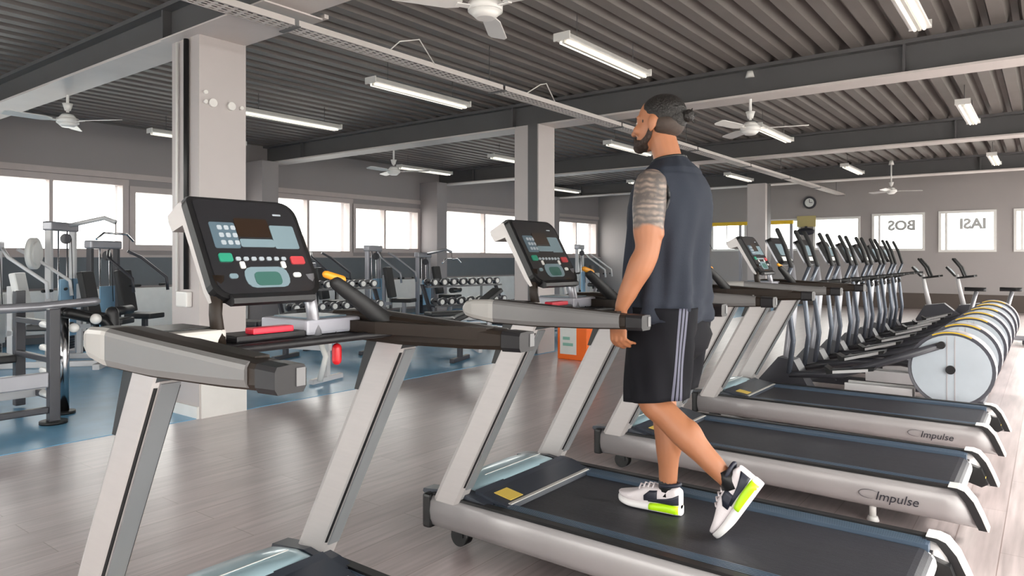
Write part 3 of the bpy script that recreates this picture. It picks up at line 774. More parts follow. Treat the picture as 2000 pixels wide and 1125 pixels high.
# ================================================================ ELLIPTICALS
def make_elliptical():
    r = empty('elliptical_trainer', (-1.3, 0, 0)); O = (1.3, 0, 0)
    WX, WZ, WR = -.64, .435, .305
    b = MB(O); n = 40
    def ringy(y, rr): return [(WX + rr * math.cos(k * 2 * PI / n), y, WZ + rr * math.sin(k * 2 * PI / n)) for k in range(n)]
    b.loft([ringy(-.12, WR - .02), ringy(-.115, WR), ringy(.115, WR), ringy(.12, WR - .02)]); wh = b.build('wheel_housing', M_rim, r)
    for sy in (-1, 1):
        b = MB(O); b.cyl((WX, sy * .128, WZ), WR - .025, .016, 'y', n=40); d = b.build('wheel_disc', M_disc, wh)
        b = MB(O); b.cyl((WX, sy * .145, WZ), .035, .03, 'y', n=20); b.build('hub', M_dark, wh)
        for s2 in (-.025, .03):
            b = MB(O); b.box(WX + s2 - .003, WX + s2 + .003, sy * .137 - .002, sy * .137 + .002, WZ - .27, WZ + .27); b.build('disc_seam', M_rim, wh)
    pts0 = [(WX + (WR + .002) * math.cos(a), WZ + (WR + .002) * math.sin(a)) for a in [PI * .34 + i * PI * .30 / 12 for i in range(13)]]
    pts1 = [(WX + (WR - .007) * math.cos(a), WZ + (WR - .007) * math.sin(a)) for a in [PI * .64 - i * PI * .30 / 12 for i in range(13)]]
    b = MB(O); b.prism(pts0 + pts1, -.139, -.134, 'y'); b.build('yellow_arc', M_ydial, wh)
    b = MB(O); b.loft([ringy(-.130, WR + .002), ringy(-.124, WR + .002), ringy(-.124, WR - .03), ringy(-.130, WR - .03), ringy(-.130, WR + .002)], cap=False); b.build('rim_band', mat('rim_dark_grey', (.10, .10, .12), .4), wh)
    # base frame
    b = MB(O); b.box(-2.15, WX + .1, -.045, .045, .06, .14, bev=.01); b.build('main_beam', M_gdark, r)
    for x in (-2.05, -.50):
        b = MB(O); b.box(x - .04, x + .04, -.30, .30, .02, .075, bev=.01); cbm = b.build('cross_foot', M_gdark, r)
    b = MB(O); b.box(WX - .14, WX + .14, -.15, .15, .075, .16, bev=.01); b.build('wheel_cradle', M_gdark, r)
    for sy in (-1, 1):
        b = MB(O); b.box(-1.45, -.92, sy * .075 - .015, sy * .075 + .015, .13, .24, bev=.006); b.build('side_cover', M_gwhite, r)
    # mast
    b = MB(O); b.tube([(-1.98, 0, .12), (-1.95, 0, .5), (-1.90, 0, 1.0), (-1.93, 0, 1.28)], [.055, .045, .035, .03], 12); b.build('mast', M_gframe, r)
    b = MB(O); b.prism([(-2.16, .08), (-2.20, .20), (-2.02, .42), (-1.88, .40), (-1.72, .10)], -.10, .10, 'y'); b.build('front_cover', M_gdark, r, bevel=.02)
    # console tilted
    Fm = Matrix.Translation((.63 - 1.3 + .0, 0, 0)) if False else Matrix.Translation((-1.95 + 1.3, 0, 1.30)) @ Matrix.Rotation(-math.radians(28), 4, 'Y')
    b = MB(); b.prism(rounded(-.17, .17, 0, .27, .04), -.04, .0, 'x', M=Fm); co = b.build('console', M_blackp, r, bevel=.005)
    b = MB(); b.prism(rounded(-.13, .13, .08, .20, .01), .0, .004, 'x', M=Fm); b.build('display', M_lblue, co)
    b = MB(); b.prism(rounded(-.14, .14, .02, .065, .01), .0, .004, 'x', M=Fm); b.build('key_strip', M_paper, co)
    b = MB(); b.prism(rounded(-.172, .172, -.003, .273, .04), -.055, -.04, 'x', M=Fm); b.build('back_shell', M_gframe, co)
    # fixed handlebar
    b = MB(O); b.tube([(-1.55, -.24, 1.13), (-1.72, -.25, 1.12), (-1.88, -.15, 1.06), (-1.90, 0, 1.04), (-1.88, .15, 1.06), (-1.72, .25, 1.12), (-1.55, .24, 1.13)], .016, 8); b.build('fixed_handlebar', M_black_grip, r)
    for sy in (-1, 1):
        yy = sy * .30
        b = MB(O); b.tube([(-1.88, yy * .82, .30), (-1.84, yy * .86, .6), (-1.885, yy * .9, 1.0), (-1.90, yy, 1.12), (-1.84, yy, 1.28)], [.024, .024, .022, .02, .018], 10); a_ = b.build('swing_arm', mat('navy_steel', (.10, .115, .145), .25, metal=.4), r)
        b = MB(O); b.tube([(-1.845, yy, 1.27), (-1.90, yy, 1.45), (-1.97, yy * .97, 1.60)], .021, 10, round_ends=True); b.build('grip', M_black_grip, a_)
        b = MB(O); b.cyl((-1.885, sy * .20, 1.0), .035, .14, 'y', n=14); b.build('pivot', M_dark, a_)
        dz = .10 * sy
        b = MB(O); b.tube([(-1.88, yy * .82, .29), (-1.45, yy * .75, .36 + dz * .3), (-1.05, yy * .66, .47 + (.02 if sy < 0 else -.05)), (WX - .06, yy * .60, WZ + (.20 if sy < 0 else -.06))], [.022, .028, .026, .022], 8, flat=1.3); pa = b.build('pedal_bar', M_gdark, r)
        b = MB(O); b.prism([(-1.55, .36 + dz * .3), (-1.18, .44 + dz * .5), (-1.17, .47 + dz * .5), (-1.52, .40 + dz * .3), (-1.57, .43 + dz * .3)], yy * .75 - .07, yy * .75 + .07, 'y'); b.build('foot_plate', M_blackp, pa, bevel=.004)
        b = MB(O); b.prism([(-1.50, .37 + dz * .3), (-1.22, .43 + dz * .5), (-1.22, .455 + dz * .5), (-1.50, .395 + dz * .3)], yy * .75 - .074, yy * .75 - .070, 'y'); b.build('pedal_stripe', M_gwhite, pa)
        b = MB(O); b.cyl((WX - .06, yy * .60, WZ + (.20 if sy < 0 else -.06)), .03, .05, 'y', n=14); b.build('roller', M_dark, pa)
    return r
el = make_elliptical()
ords = ['nearest, its pale wheel disc fully in view', 'second in the row', 'third in the row', 'fourth in the row', 'fifth in the row', 'sixth in the row', 'farthest, at the end of the row']
for i in range(7):
    o = el if i == 0 else copy_tree(el)
    o.location = (-1.3, 6.85 + .9 * i, 0)
    tag(o, 'grey elliptical trainer with round rear wheel, %s' % ords[i], 'elliptical trainer', 'row of elliptical trainers')

# exercise bikes
def make_bike():
    r = empty('exercise_bike', (0, 0, 0))
    b = MB(); b.prism([(-.5, .12), (-.55, .35), (-.42, .58), (-.15, .62), (.05, .45), (.10, .12)], -.09, .09, 'y'); b.build('flywheel_cover', M_gdark, r, bevel=.025)
    for x in (-.50, .45):
        b = MB(); b.box(x - .035, x + .035, -.26, .26, .02, .08, bev=.01); b.build('foot', M_gdark, r)
    b = MB(); b.box(-.5, .45, -.035, .035, .06, .13, bev=.008); b.build('main_beam', M_gframe, r)
    b = MB(); b.tube([(.12, 0, .12), (.28, 0, .82)], .03, 10); b.build('seat_post', M_gframe, r)
    b = MB(); b.loft([[(.28 + x + .0, y * w_, .84 + z) for (y, z) in ((-1, 0), (-.7, .03), (0, .045), (.7, .03), (1, 0), (0, -.02))] for x, w_ in ((-.16, .03), (-.08, .05), (.02, .11), (.10, .12), (.13, .10))]); b.build('saddle', M_pad, r)
    b = MB(); b.tube([(-.35, 0, .5), (-.42, 0, .85), (-.46, 0, 1.08)], [.04, .032, .028], 10); b.build('mast', M_gwhite, r)
    for sy in (-1, 1):
        b = MB(); b.tube([(-.46, 0, 1.02), (-.34, sy * .16, 1.04), (-.20, sy * .22, 1.06)], .016, 8); b.tube([(-.34, sy * .16, 1.04), (-.40, sy * .17, 1.20), (-.50, sy * .14, 1.33)], .018, 8, round_ends=True); b.build('handlebar', M_black_grip, r)
        b = MB(); b.box(-.22, -.18, sy * .13 - .012, sy * .13 + .012, .30 - .02, .30 + .02); b.box(-.215, -.185, sy * .13 - .01, sy * .13 + .01, .30 + min(0, sy * .17), .30 + max(0, sy * .17)); b.box(-.27, -.13, sy * .19 - .045, sy * .19 + .045, .30 + sy * .17 - .012, .30 + sy * .17 + .012); b.build('pedal_crank', M_gdark, r)
    Fm = Matrix.Translation((-.46, 0, 1.06)) @ Matrix.Rotation(-math.radians(40), 4, 'Y')
    b = MB(); b.prism(rounded(-.13, .13, 0, .20, .03), -.03, 0, 'x', M=Fm); c = b.build('console', M_blackp, r)
    b = MB(); b.prism(rounded(-.09, .09, .05, .15, .01), 0, .003, 'x', M=Fm); b.build('display', M_keyp, c)
    return r
bk = make_bike()
for i, (x, y, nm) in enumerate(((-1.2, 13.3, 'beyond the end of the ellipticals, handlebars raised against the far wall'), (-.75, 13.6, 'at the right, rising behind the stacked wheels'), (-6.9, 11.2, 'small, screen lit blue, left of the walking man'))):
    o = bk if i == 0 else copy_tree(bk)
    o.location = (x, y, 0.004 if x < -5.66 else 0)
    tag(o, 'dark exercise bike %s' % nm, 'exercise bike', 'exercise bikes')

# ================================================================ THE WALKING MAN
PR = Vector((-1.30, 2.80, .228))
man = empty('person', PR, label='man in dark sleeveless top and black shorts walking on the second treadmill', cat='person')
OFM = tuple(-PR)
def chain(b, pts, r, n=14, flat=1.0, up=None):
    # smooth interpolation of a limb
    P = [Vector(p) for p in pts]; out = []; rr = []
    for i in range(len(P) - 1):
        p0 = P[max(i - 1, 0)]; p1 = P[i]; p2 = P[i + 1]; p3 = P[min(i + 2, len(P) - 1)]
        for k in range(4):
            t = k / 4
            out.append(.5 * ((2 * p1) + (-p0 + p2) * t + (2 * p0 - 5 * p1 + 4 * p2 - p3) * t * t + (-p0 + 3 * p1 - 3 * p2 + p3) * t ** 3))
            rr.append(r[i] + (r[i + 1] - r[i]) * (3 * t * t - 2 * t ** 3))
    out.append(P[-1]); rr.append(r[-1])
    b.tube(out, rr, n, flat=flat, up=up, round_ends=True)
b = MB(OFM)
# torso (inside the top)
def oval(cx, cy, z, dx, dy, n=24, tilt=0):
    return [(cx + dx * math.cos(k * 2 * PI / n), cy + dy * math.sin(k * 2 * PI / n), z + tilt * math.cos(k * 2 * PI / n)) for k in range(n)]
b.loft([oval(-1.29, 2.8, .98, .06, .08), oval(-1.29, 2.8, 1.02, .11, .15), oval(-1.29, 2.8, 1.15, .125, .17), oval(-1.30, 2.8, 1.30, .11, .155), oval(-1.30, 2.8, 1.48, .12, .175), oval(-1.29, 2.8, 1.60, .105, .18), oval(-1.285, 2.8, 1.67, .08, .14), oval(-1.285, 2.8, 1.72, .05, .07)])
# neck
chain(b, [(-1.285, 2.8, 1.66), (-1.295, 2.8, 1.75), (-1.325, 2.8, 1.86)], [.075, .060, .058])
for sy in (-1, 1): chain(b, [(-1.285, 2.8 + sy * .05, 1.735), (-1.28, 2.8 + sy * .12, 1.675), (-1.28, 2.8 + sy * .18, 1.64)], [.035, .038, .045])
# head: skull, face, jaw
b.ball((-1.335, 2.8, 1.945), (.098, .074, .098), 20, 14)
b.ball((-1.372, 2.8, 1.905), (.072, .064, .095), 20, 14)
b.ball((-1.395, 2.8, 1.845), (.050, .050, .040), 16, 10)
b.ball((-1.425, 2.8, 1.826), (.026, .028, .022), 12, 8)
chain(b, [(-1.434, 2.8, 1.928), (-1.450, 2.8, 1.90), (-1.459, 2.8, 1.887)], [.010, .013, .0145], 10)
for sy in (-1, 1):
    b.ball((-1.444, 2.8 + sy * .011, 1.882), (.010, .008, .006), 8, 6)
    b.ball((-1.414, 2.8 + sy * .028, 1.948), (.018, .030, .012), 10, 8)     # brow
    b.ball((-1.418, 2.8 + sy * .042, 1.895), (.024, .020, .022), 10, 8)     # cheek
    # ear
    b.ball((-1.335, 2.8 + sy * .078, 1.915), (.020, .009, .033), 12, 10)
    b.ball((-1.340, 2.8 + sy * .078, 1.890), (.011, .009, .014), 10, 8)
b.ball((-1.446, 2.8, 1.853), (.012, .024, .006), 10, 6); b.ball((-1.443, 2.8, 1.842), (.012, .021, .007), 10, 6)
# arms
chain(b, [(-1.272, 2.585, 1.635), (-1.270, 2.567, 1.555), (-1.268, 2.553, 1.46), (-1.267, 2.543, 1.375), (-1.290, 2.535, 1.315), (-1.335, 2.525, 1.22), (-1.368, 2.520, 1.148)],
      [.066, .068, .061, .049, .052, .040, .0285], 16)
chain(b, [(-1.235, 2.553, 1.44), (-1.248, 2.550, 1.50), (-1.24, 2.56, 1.57)], [.035, .045, .040], 12)   # triceps
chain(b, [(-1.325, 2.99, 1.625), (-1.33, 3.015, 1.54), (-1.325, 3.03, 1.46), (-1.31, 3.04, 1.375), (-1.30, 3.05, 1.31), (-1.345, 3.04, 1.22), (-1.375, 3.03, 1.148)],
      [.066, .066, .060, .049, .052, .040, .0285], 16)
# hands: palm, four fingers, thumb
def hand(w, sy):
    # w wrist; palm faces the thigh; thumb forward (-X); sy=-1 left
    w = Vector(w); inn = -sy
    def P(x, y, z): return w + Vector((x, inn * y, z))
    rings = []
    for (z, cx, hx, hy) in ((.01, 0, .024, .018), (-.02, -.004, .030, .016), (-.06, -.010, .040, .0155), (-.095, -.014, .041, .0135), (-.105, -.015, .036, .011)):
        rings.append([P(cx + hx * math.cos(k * 2 * PI / 14), .004 + hy * math.sin(k * 2 * PI / 14), z) for k in range(14)])
    b.loft(rings)
    for i, (x, L, rr) in enumerate(((-.044, .072, .0092), (-.024, .080, .0095), (-.003, .074, .0092), (.016, .058, .0082))):
        s1, s2, s3 = L * .45, L * .32, L * .25
        c = .006 + .006 * i
        p0 = P(x, .004, -.085); p1 = P(x - .001, .008, -.100 - s1 * .92); p2 = P(x + .003, .008 + c + .012, -.100 - s1 * .92 - s2 * .85); p3 = P(x + .006, .008 + c * 2 + .030, -.100 - s1 * .92 - s2 * .85 - s3 * .6)
        b.tube([p0, p1, p2, p3], [rr * 1.05, rr, rr * .95, rr * .82], 10, round_ends=True)
    b.tube([P(-.022, .010, -.025), P(-.048, .020, -.055), P(-.058, .030, -.085), P(-.054, .038, -.112)], [.014, .0135, .0115, .0095], 10, round_ends=True)
hand((-1.372, 2.519, 1.14), -1)
hand((-1.379, 3.029, 1.14), 1)
# legs: left (trailing), right (standing)
chain(b, [(-1.285, 2.70, 1.08), (-1.315, 2.695, .90), (-1.330, 2.700, .755), (-1.262, 2.708, .69), (-1.185, 2.712, .625), (-1.085, 2.718, .535), (-1.005, 2.722, .462)],
      [.095, .083, .060, .058, .060, .045, .034], 18)
chain(b, [(-1.215, 2.712, .672), (-1.165, 2.714, .64), (-1.11, 2.716, .585)], [.03, .045, .03], 12)
chain(b, [(-1.295, 2.90, 1.08), (-1.335, 2.895, .90), (-1.365, 2.892, .725), (-1.350, 2.888, .62), (-1.338, 2.885, .52), (-1.335, 2.882, .40), (-1.338, 2.880, .315)],
      [.095, .083, .059, .056, .054, .042, .034], 18)
chain(b, [(-1.315, 2.885, .62), (-1.305, 2.885, .56), (-1.312, 2.885, .48)], [.03, .044, .03], 12)
# feet cores
chain(b, [(-1.005, 2.722, .462), (-.985, 2.722, .42), (-1.02, 2.722, .32)], [.034, .038, .030], 12)
chain(b, [(-1.338, 2.880, .315), (-1.345, 2.880, .29), (-1.45, 2.880, .265)], [.034, .040, .028], 12)
remeshed(b, 'body', M_skin, man, voxel=.0055, smooth=5, fac=.55)

# hair: crown cap, faded sides, bun, beard
b = MB(OFM)
b.ball((-1.320, 2.8, 1.962), (.103, .0765, .086), 22, 14)
b.ball((-1.272, 2.8, 1.935), (.060, .060, .055), 16, 10)
chain(b, [(-1.255, 2.8, 1.935), (-1.235, 2.8, 1.935)], [.016, .016], 10)
remeshed(b, 'hair', M_hair, man, voxel=.005, smooth=3)
b = MB(OFM)
b.ball((-1.205, 2.8, 1.94), (.027, .025, .027), 14, 10); b.ball((-1.222, 2.80, 1.937), (.012, .021, .021), 12, 8)
for a in range(5): b.tube([(-1.205, 2.8, 1.94), (-1.205 + .034 * math.cos(a * 1.3), 2.8 + .02 * math.sin(a * 2), 1.94 + .034 * math.sin(a * 1.3))], [.008, .002], 6)
b.build('hair_bun', M_hair, man)
b = MB(OFM)
b.ball((-1.302, 2.8, 1.912), (.076, .0765, .058), 20, 12); b.ball((-1.385, 2.8, 1.93), (.016, .068, .028), 12, 8)
remeshed(b, 'cropped_side_hair', M_fade, man, voxel=.005, smooth=3)
b = MB(OFM)
b.ball((-1.402, 2.8, 1.838), (.050, .053, .033), 16, 10); b.ball((-1.432, 2.8, 1.826), (.028, .030, .027), 12, 8)
for sy in (-1, 1): chain(b, [(-1.348, 2.8 + sy * .066, 1.89), (-1.362, 2.8 + sy * .060, 1.86), (-1.39, 2.8 + sy * .050, 1.838)], [.011, .014, .016], 10)
for sy in (-1, 1): chain(b, [(-1.452, 2.8, 1.866), (-1.442, 2.8 + sy * .022, 1.858), (-1.436, 2.8 + sy * .028, 1.84)], [.006, .008, .01], 8)
remeshed(b, 'beard', mat('dark_beard', (.035, .02, .014), .7, bump=.6, bump_s=200), man, voxel=.004, smooth=2)
for sy in (-1, 1):
    b = MB(OFM); b.ball((-1.423, 2.8 + sy * .031, 1.926), (.008, .011, .007), 12, 8); e = b.build('eye', M_eye, man)
    b = MB(OFM); b.ball((-1.429, 2.8 + sy * .031, 1.926), (.004, .005, .005), 10, 6); b.build('iris', M_ink, e)
    b = MB(OFM); b.tube([(-1.438, 2.8 + sy * .014, 1.945), (-1.432, 2.8 + sy * .034, 1.950), (-1.420, 2.8 + sy * .050, 1.944)], .0045, 6); b.build('eyebrow', M_hair, man)

# tank top
NS = 96
def fold(a, z):
    f = 0
    # vertical drapes over the back and flank, fading upwards
    k = max(0, min(1, (1.62 - z) / .35))
    f += .009 * math.sin(a * 7 + z * 5) * k + .006 * math.sin(a * 13 - z * 9 + 1) * k
    f += .006 * noise.noise(Vector((math.cos(a) * 2.2, math.sin(a) * 2.2, z * 4))) * 2
    k2 = max(0, 1 - abs(z - 1.16) / .09)
    f += .006 * math.sin(z * 80 + a * 3) * k2
    return f
prof = [(1.075, .154, .205, -1.290), (1.085, .163, .212, -1.290), (1.12, .164, .210, -1.290), (1.18, .160, .206, -1.290), (1.26, .156, .202, -1.293), (1.34, .154, .200, -1.296), (1.42, .157, .203, -1.294), (1.50, .162, .208, -1.290), (1.56, .161, .210, -1.286),
        (1.61, .152, .211, -1.283), (1.65, .138, .208, -1.281), (1.685, .120, .193, -1.280), (1.71, .102, .165, -1.281), (1.73, .086, .130, -1.284), (1.745, .075, .100, -1.288), (1.762, .066, .078, -1.292)]
# interpolate
rings = []
for i in range(len(prof) - 1):
    for k in range(4):
        t = k / 4; A, B = prof[i], prof[i + 1]
        z, dx, dy, cx = [A[j] + (B[j] - A[j]) * t for j in range(4)]
        ring = []
        for q in range(NS):
            a = q * 2 * PI / NS
            ca, sa = math.cos(a), math.sin(a)
            e = .86
            f = fold(a, z)
            x = cx + (dx + f) * (abs(ca) ** e) * (1 if ca > 0 else -1)
            y = 2.8 + (dy + f) * (abs(sa) ** e) * (1 if sa > 0 else -1)
            zz = z + (.012 * ca if z > 1.7 else 0)
            ring.append((x, y, zz))
        rings.append(ring)
A = prof[-1]; rings.append([(A[3] + A[1] * math.cos(q * 2 * PI / NS), 2.8 + A[2] * math.sin(q * 2 * PI / NS), A[0] + .012 * math.cos(q * 2 * PI / NS)) for q in range(NS)])
b = MB(OFM); b.loft(rings, cap=False)
sh = b.build('tank_top', M_shirt, man)
md = sh.modifiers.new('t', 'SOLIDIFY'); md.thickness = .004
b = MB(OFM)
A = prof[-1]; ringp = [(A[3] + (A[1] + .001) * math.cos(q * 2 * PI / 32), 2.8 + (A[2] + .001) * math.sin(q * 2 * PI / 32), A[0] + .012 * math.cos(q * 2 * PI / 32)) for q in range(33)]
b.tube(ringp, .006, 6); b.build('neck_hem', M_blackp, sh)
for sy in (-1, 1):
    ringp = [(-1.275 + .074 * math.cos(q * 2 * PI / 28), 2.8 + sy * (.203 + .006 * math.sin(q * 2 * PI / 28) * -1), 1.585 + .088 * math.sin(q * 2 * PI / 28)) for q in range(29)]
    b = MB(OFM); b.tube(ringp, .007, 6); b.build('armhole_hem', M_blackp, sh)

# shorts: a loft per leg joined at the hips; stripe faces at the outer rear seam
def leg_loft(hip, mid, hem, sy):
    b = MB(OFM); n = 160; rings = []
    N = 22
    for i in range(N + 1):
        t = i / N
        c = Vector(hip).lerp(Vector(mid), t * 2) if t < .5 else Vector(mid).lerp(Vector(hem), t * 2 - 1)
        dx = .150 - .012 * t; dy = .114 - .002 * t
        ring = []
        for q in range(n):
            a = q * 2 * PI / n
            f = .006 * math.sin(a * 5 + t * 3) * t + .004 * math.sin(a * 9 - t * 7) * t
            ring.append((c.x + (dx + f) * math.cos(a), c.y + (dy + f) * math.sin(a), c.z + (.018 * math.cos(a) if t > .5 else 0) * (t - .5) * 2))
        rings.append(ring)
    # angle of the outer seam, a = atan2(y, x): left leg outer is -Y, slightly behind
    aa = (-PI / 2 + .98) if sy < 0 else (PI / 2 - .98)
    def mf(k, q):
        i0 = int(round(aa / (2 * PI) * n))
        d = (q - i0 + n // 2) % n - n // 2
        return 1 if d in (-4, -3, -1, 0, 2, 3) else 0
    b.loft(rings, cap=False, mifun=mf)
    return b
s1 = leg_loft((-1.280, 2.705, 1.14), (-1.288, 2.70, .96), (-1.300, 2.697, .755), -1).build('shorts', [M_shorts, M_stripe], man)
md = s1.modifiers.new('t', 'SOLIDIFY'); md.thickness = .004
s2 = leg_loft((-1.292, 2.895, 1.14), (-1.315, 2.895, .96), (-1.345, 2.893, .765), 1).build('leg', [M_shorts, M_stripe], s1)
md = s2.modifiers.new('t', 'SOLIDIFY'); md.thickness = .004
b = MB(OFM); b.loft([oval(-1.292, 2.8, 1.15, .12, .19, 40), oval(-1.275, 2.8, 1.02, .155, .205, 40), oval(-1.280, 2.8, .96, .14, .19, 40), oval(-1.294, 2.8, .90, .09, .10, 40), oval(-1.294, 2.8, .885, .02, .03, 40)]); b.build('seat', M_shorts, s1)
b = MB(OFM)

# shoes: built along +x = toe, then placed
def shoe(M, nm):
    def W(x):  # half width
        return .036 + .012 * math.sin(min(1, max(0, (x + .02) / .28)) * PI) + (.004 if x > .15 else 0)
    xs = [i * .30 / 22 for i in range(23)]
    def halfw(x):
        if x < .03: return .034 * math.sqrt(max(.05, 1 - ((.03 - x) / .034) ** 2)) 
        if x > .23: return .050 * math.sqrt(max(.03, 1 - ((x - .23) / .074) ** 2))
        return .034 + (.016) * (x - .03) / .20
    def sole_h(x): return .034 - .012 * min(1, x / .30)
    def toe_up(x): return .010 * max(0, (x - .20) / .10) ** 2
    n = 16
    def ringat(x, z0, z1, grow=0, top=None):
        hw = halfw(x) + grow; out = []
        for k in range(n):
            a = k * 2 * PI / n
            cz, sy_ = math.cos(a), math.sin(a)
            out.append((x, hw * (abs(sy_) ** .6) * (1 if sy_ > 0 else -1), (z0 + z1) / 2 + (z1 - z0) / 2 * (abs(cz) ** .6) * (1 if cz > 0 else -1)))
        return out
    b = MB(); b.loft([ringat(x, toe_up(x), toe_up(x) + sole_h(x), .004) for x in xs], M=M)
    up = None
    # upper
    def top(x):
        if x < .03: return .092 + (.03 - x) * -.3
        if x < .10: return .088 - (x - .03) * .10
        if x < .16: return .081 + (x - .10) * -.05
        if x < .24: return .078 - (x - .16) * .35
        return .050 - (x - .24) * .28
    ub = MB(); ub.loft([ringat(x, toe_up(x) + .022, toe_up(x) + top(x), -.002 if x < .2 else -.001) for x in xs], M=M)
    u = ub.build(nm, M_shoe, man)
    b.build('sole', M_sole, u)
    # neon heel cushion
    c = MB(); c.loft([ringat(x, .002, sole_h(x) + .004 * math.sin(PI * i_ / 10), .007) for i_, x in enumerate([.006 + i * .130 / 10 for i in range(11)])], M=M); c.build('heel_cushion', M_neon, u)
    # collar, overlays
    c = MB(); c.tube([M @ Vector(p) for p in [(.055 + .044 * math.cos(a), .029 * math.sin(a), .094 + .006 * math.cos(a + PI)) for a in [i * 2 * PI / 18 for i in range(19)]]], .009, 8); c.build('collar', M_shoeb, u)
    for sy in (-1, 1):
        def side(pts, name, m, d=.0035):
            c = MB(); vs = []
            rings = []
            for (x, zl, zh) in pts:
                hw = halfw(x)
                def yy(z):
                    z0, z1 = toe_up(x) + .022, toe_up(x) + top(x)
                    q = (z - (z0 + z1) / 2) / ((z1 - z0) / 2); q = max(-.98, min(.98, q))
                    s_ = (1 - abs(q) ** (1 / .6 * 2)) ** .5
                    return hw * max(.12, s_) ** .6 - .002
                rg = [(x, sy * (yy(zl + (zh - zl) * j / 4) + d), zl + (zh - zl) * j / 4) for j in range(5)] + [(x, sy * (yy(zl + (zh - zl) * j / 4) - .004), zl + (zh - zl) * j / 4) for j in range(4, -1, -1)]
                rings.append(rg)
            c.loft(rings, M=M); c.build(name, m, u)
        side([(.006, .036, .070), (.03, .034, .060), (.06, .034, .052), (.10, .034, .046), (.14, .032, .040)], 'heel_overlay', M_shoeb)
        side([(.10, .040, .074), (.115, .038, .072), (.135, .036, .070), (.16, .034, .052)], 'midfoot_overlay', M_shoeb)
    for k in range(4):
        x = .125 + k * .022
        c = MB(); c.tube([M @ Vector((x, -.026, top(x) - .006 + .006)), M @ Vector((x + .004, 0, top(x) + .010)), M @ Vector((x, .026, top(x)))], .004, 6); c.build('lace', M_shoe, u)
    return u
# standing right foot: heel (-1.26), toe -X
M1 = Matrix.Translation(Vector((-1.266, 2.872, .2275)) - PR) @ Matrix.Rotation(PI, 4, 'Z') @ Matrix.Diagonal((1, 1.05, 1.3, 1))
u1 = shoe(M1, 'shoe')
b = MB(OFM); b.tube([(-1.338, 2.881, .38), (-1.336, 2.880, .345), (-1.336, 2.878, .30)], [.037, .040, .044], 14); b.build('ankle_sock', M_blackp, u1)
# trailing left foot: toe on the belt, heel up
toe = Vector((-1.042, 2.722, .236)); ang = math.radians(57)
M2 = Matrix.Translation(toe - PR) @ Matrix.Rotation(PI, 4, 'Z') @ Matrix.Rotation(ang, 4, 'Y') @ Matrix.Diagonal((1, 1.05, 1.3, 1)) @ Matrix.Translation((-.295, 0, -.012))
u2 = shoe(M2, 'shoe')
b = MB(OFM); b.tube([(-1.020, 2.721, .505), (-1.004, 2.722, .478), (-.985, 2.722, .44)], [.037, .040, .044], 14); b.build('ankle_sock', M_blackp, u2)

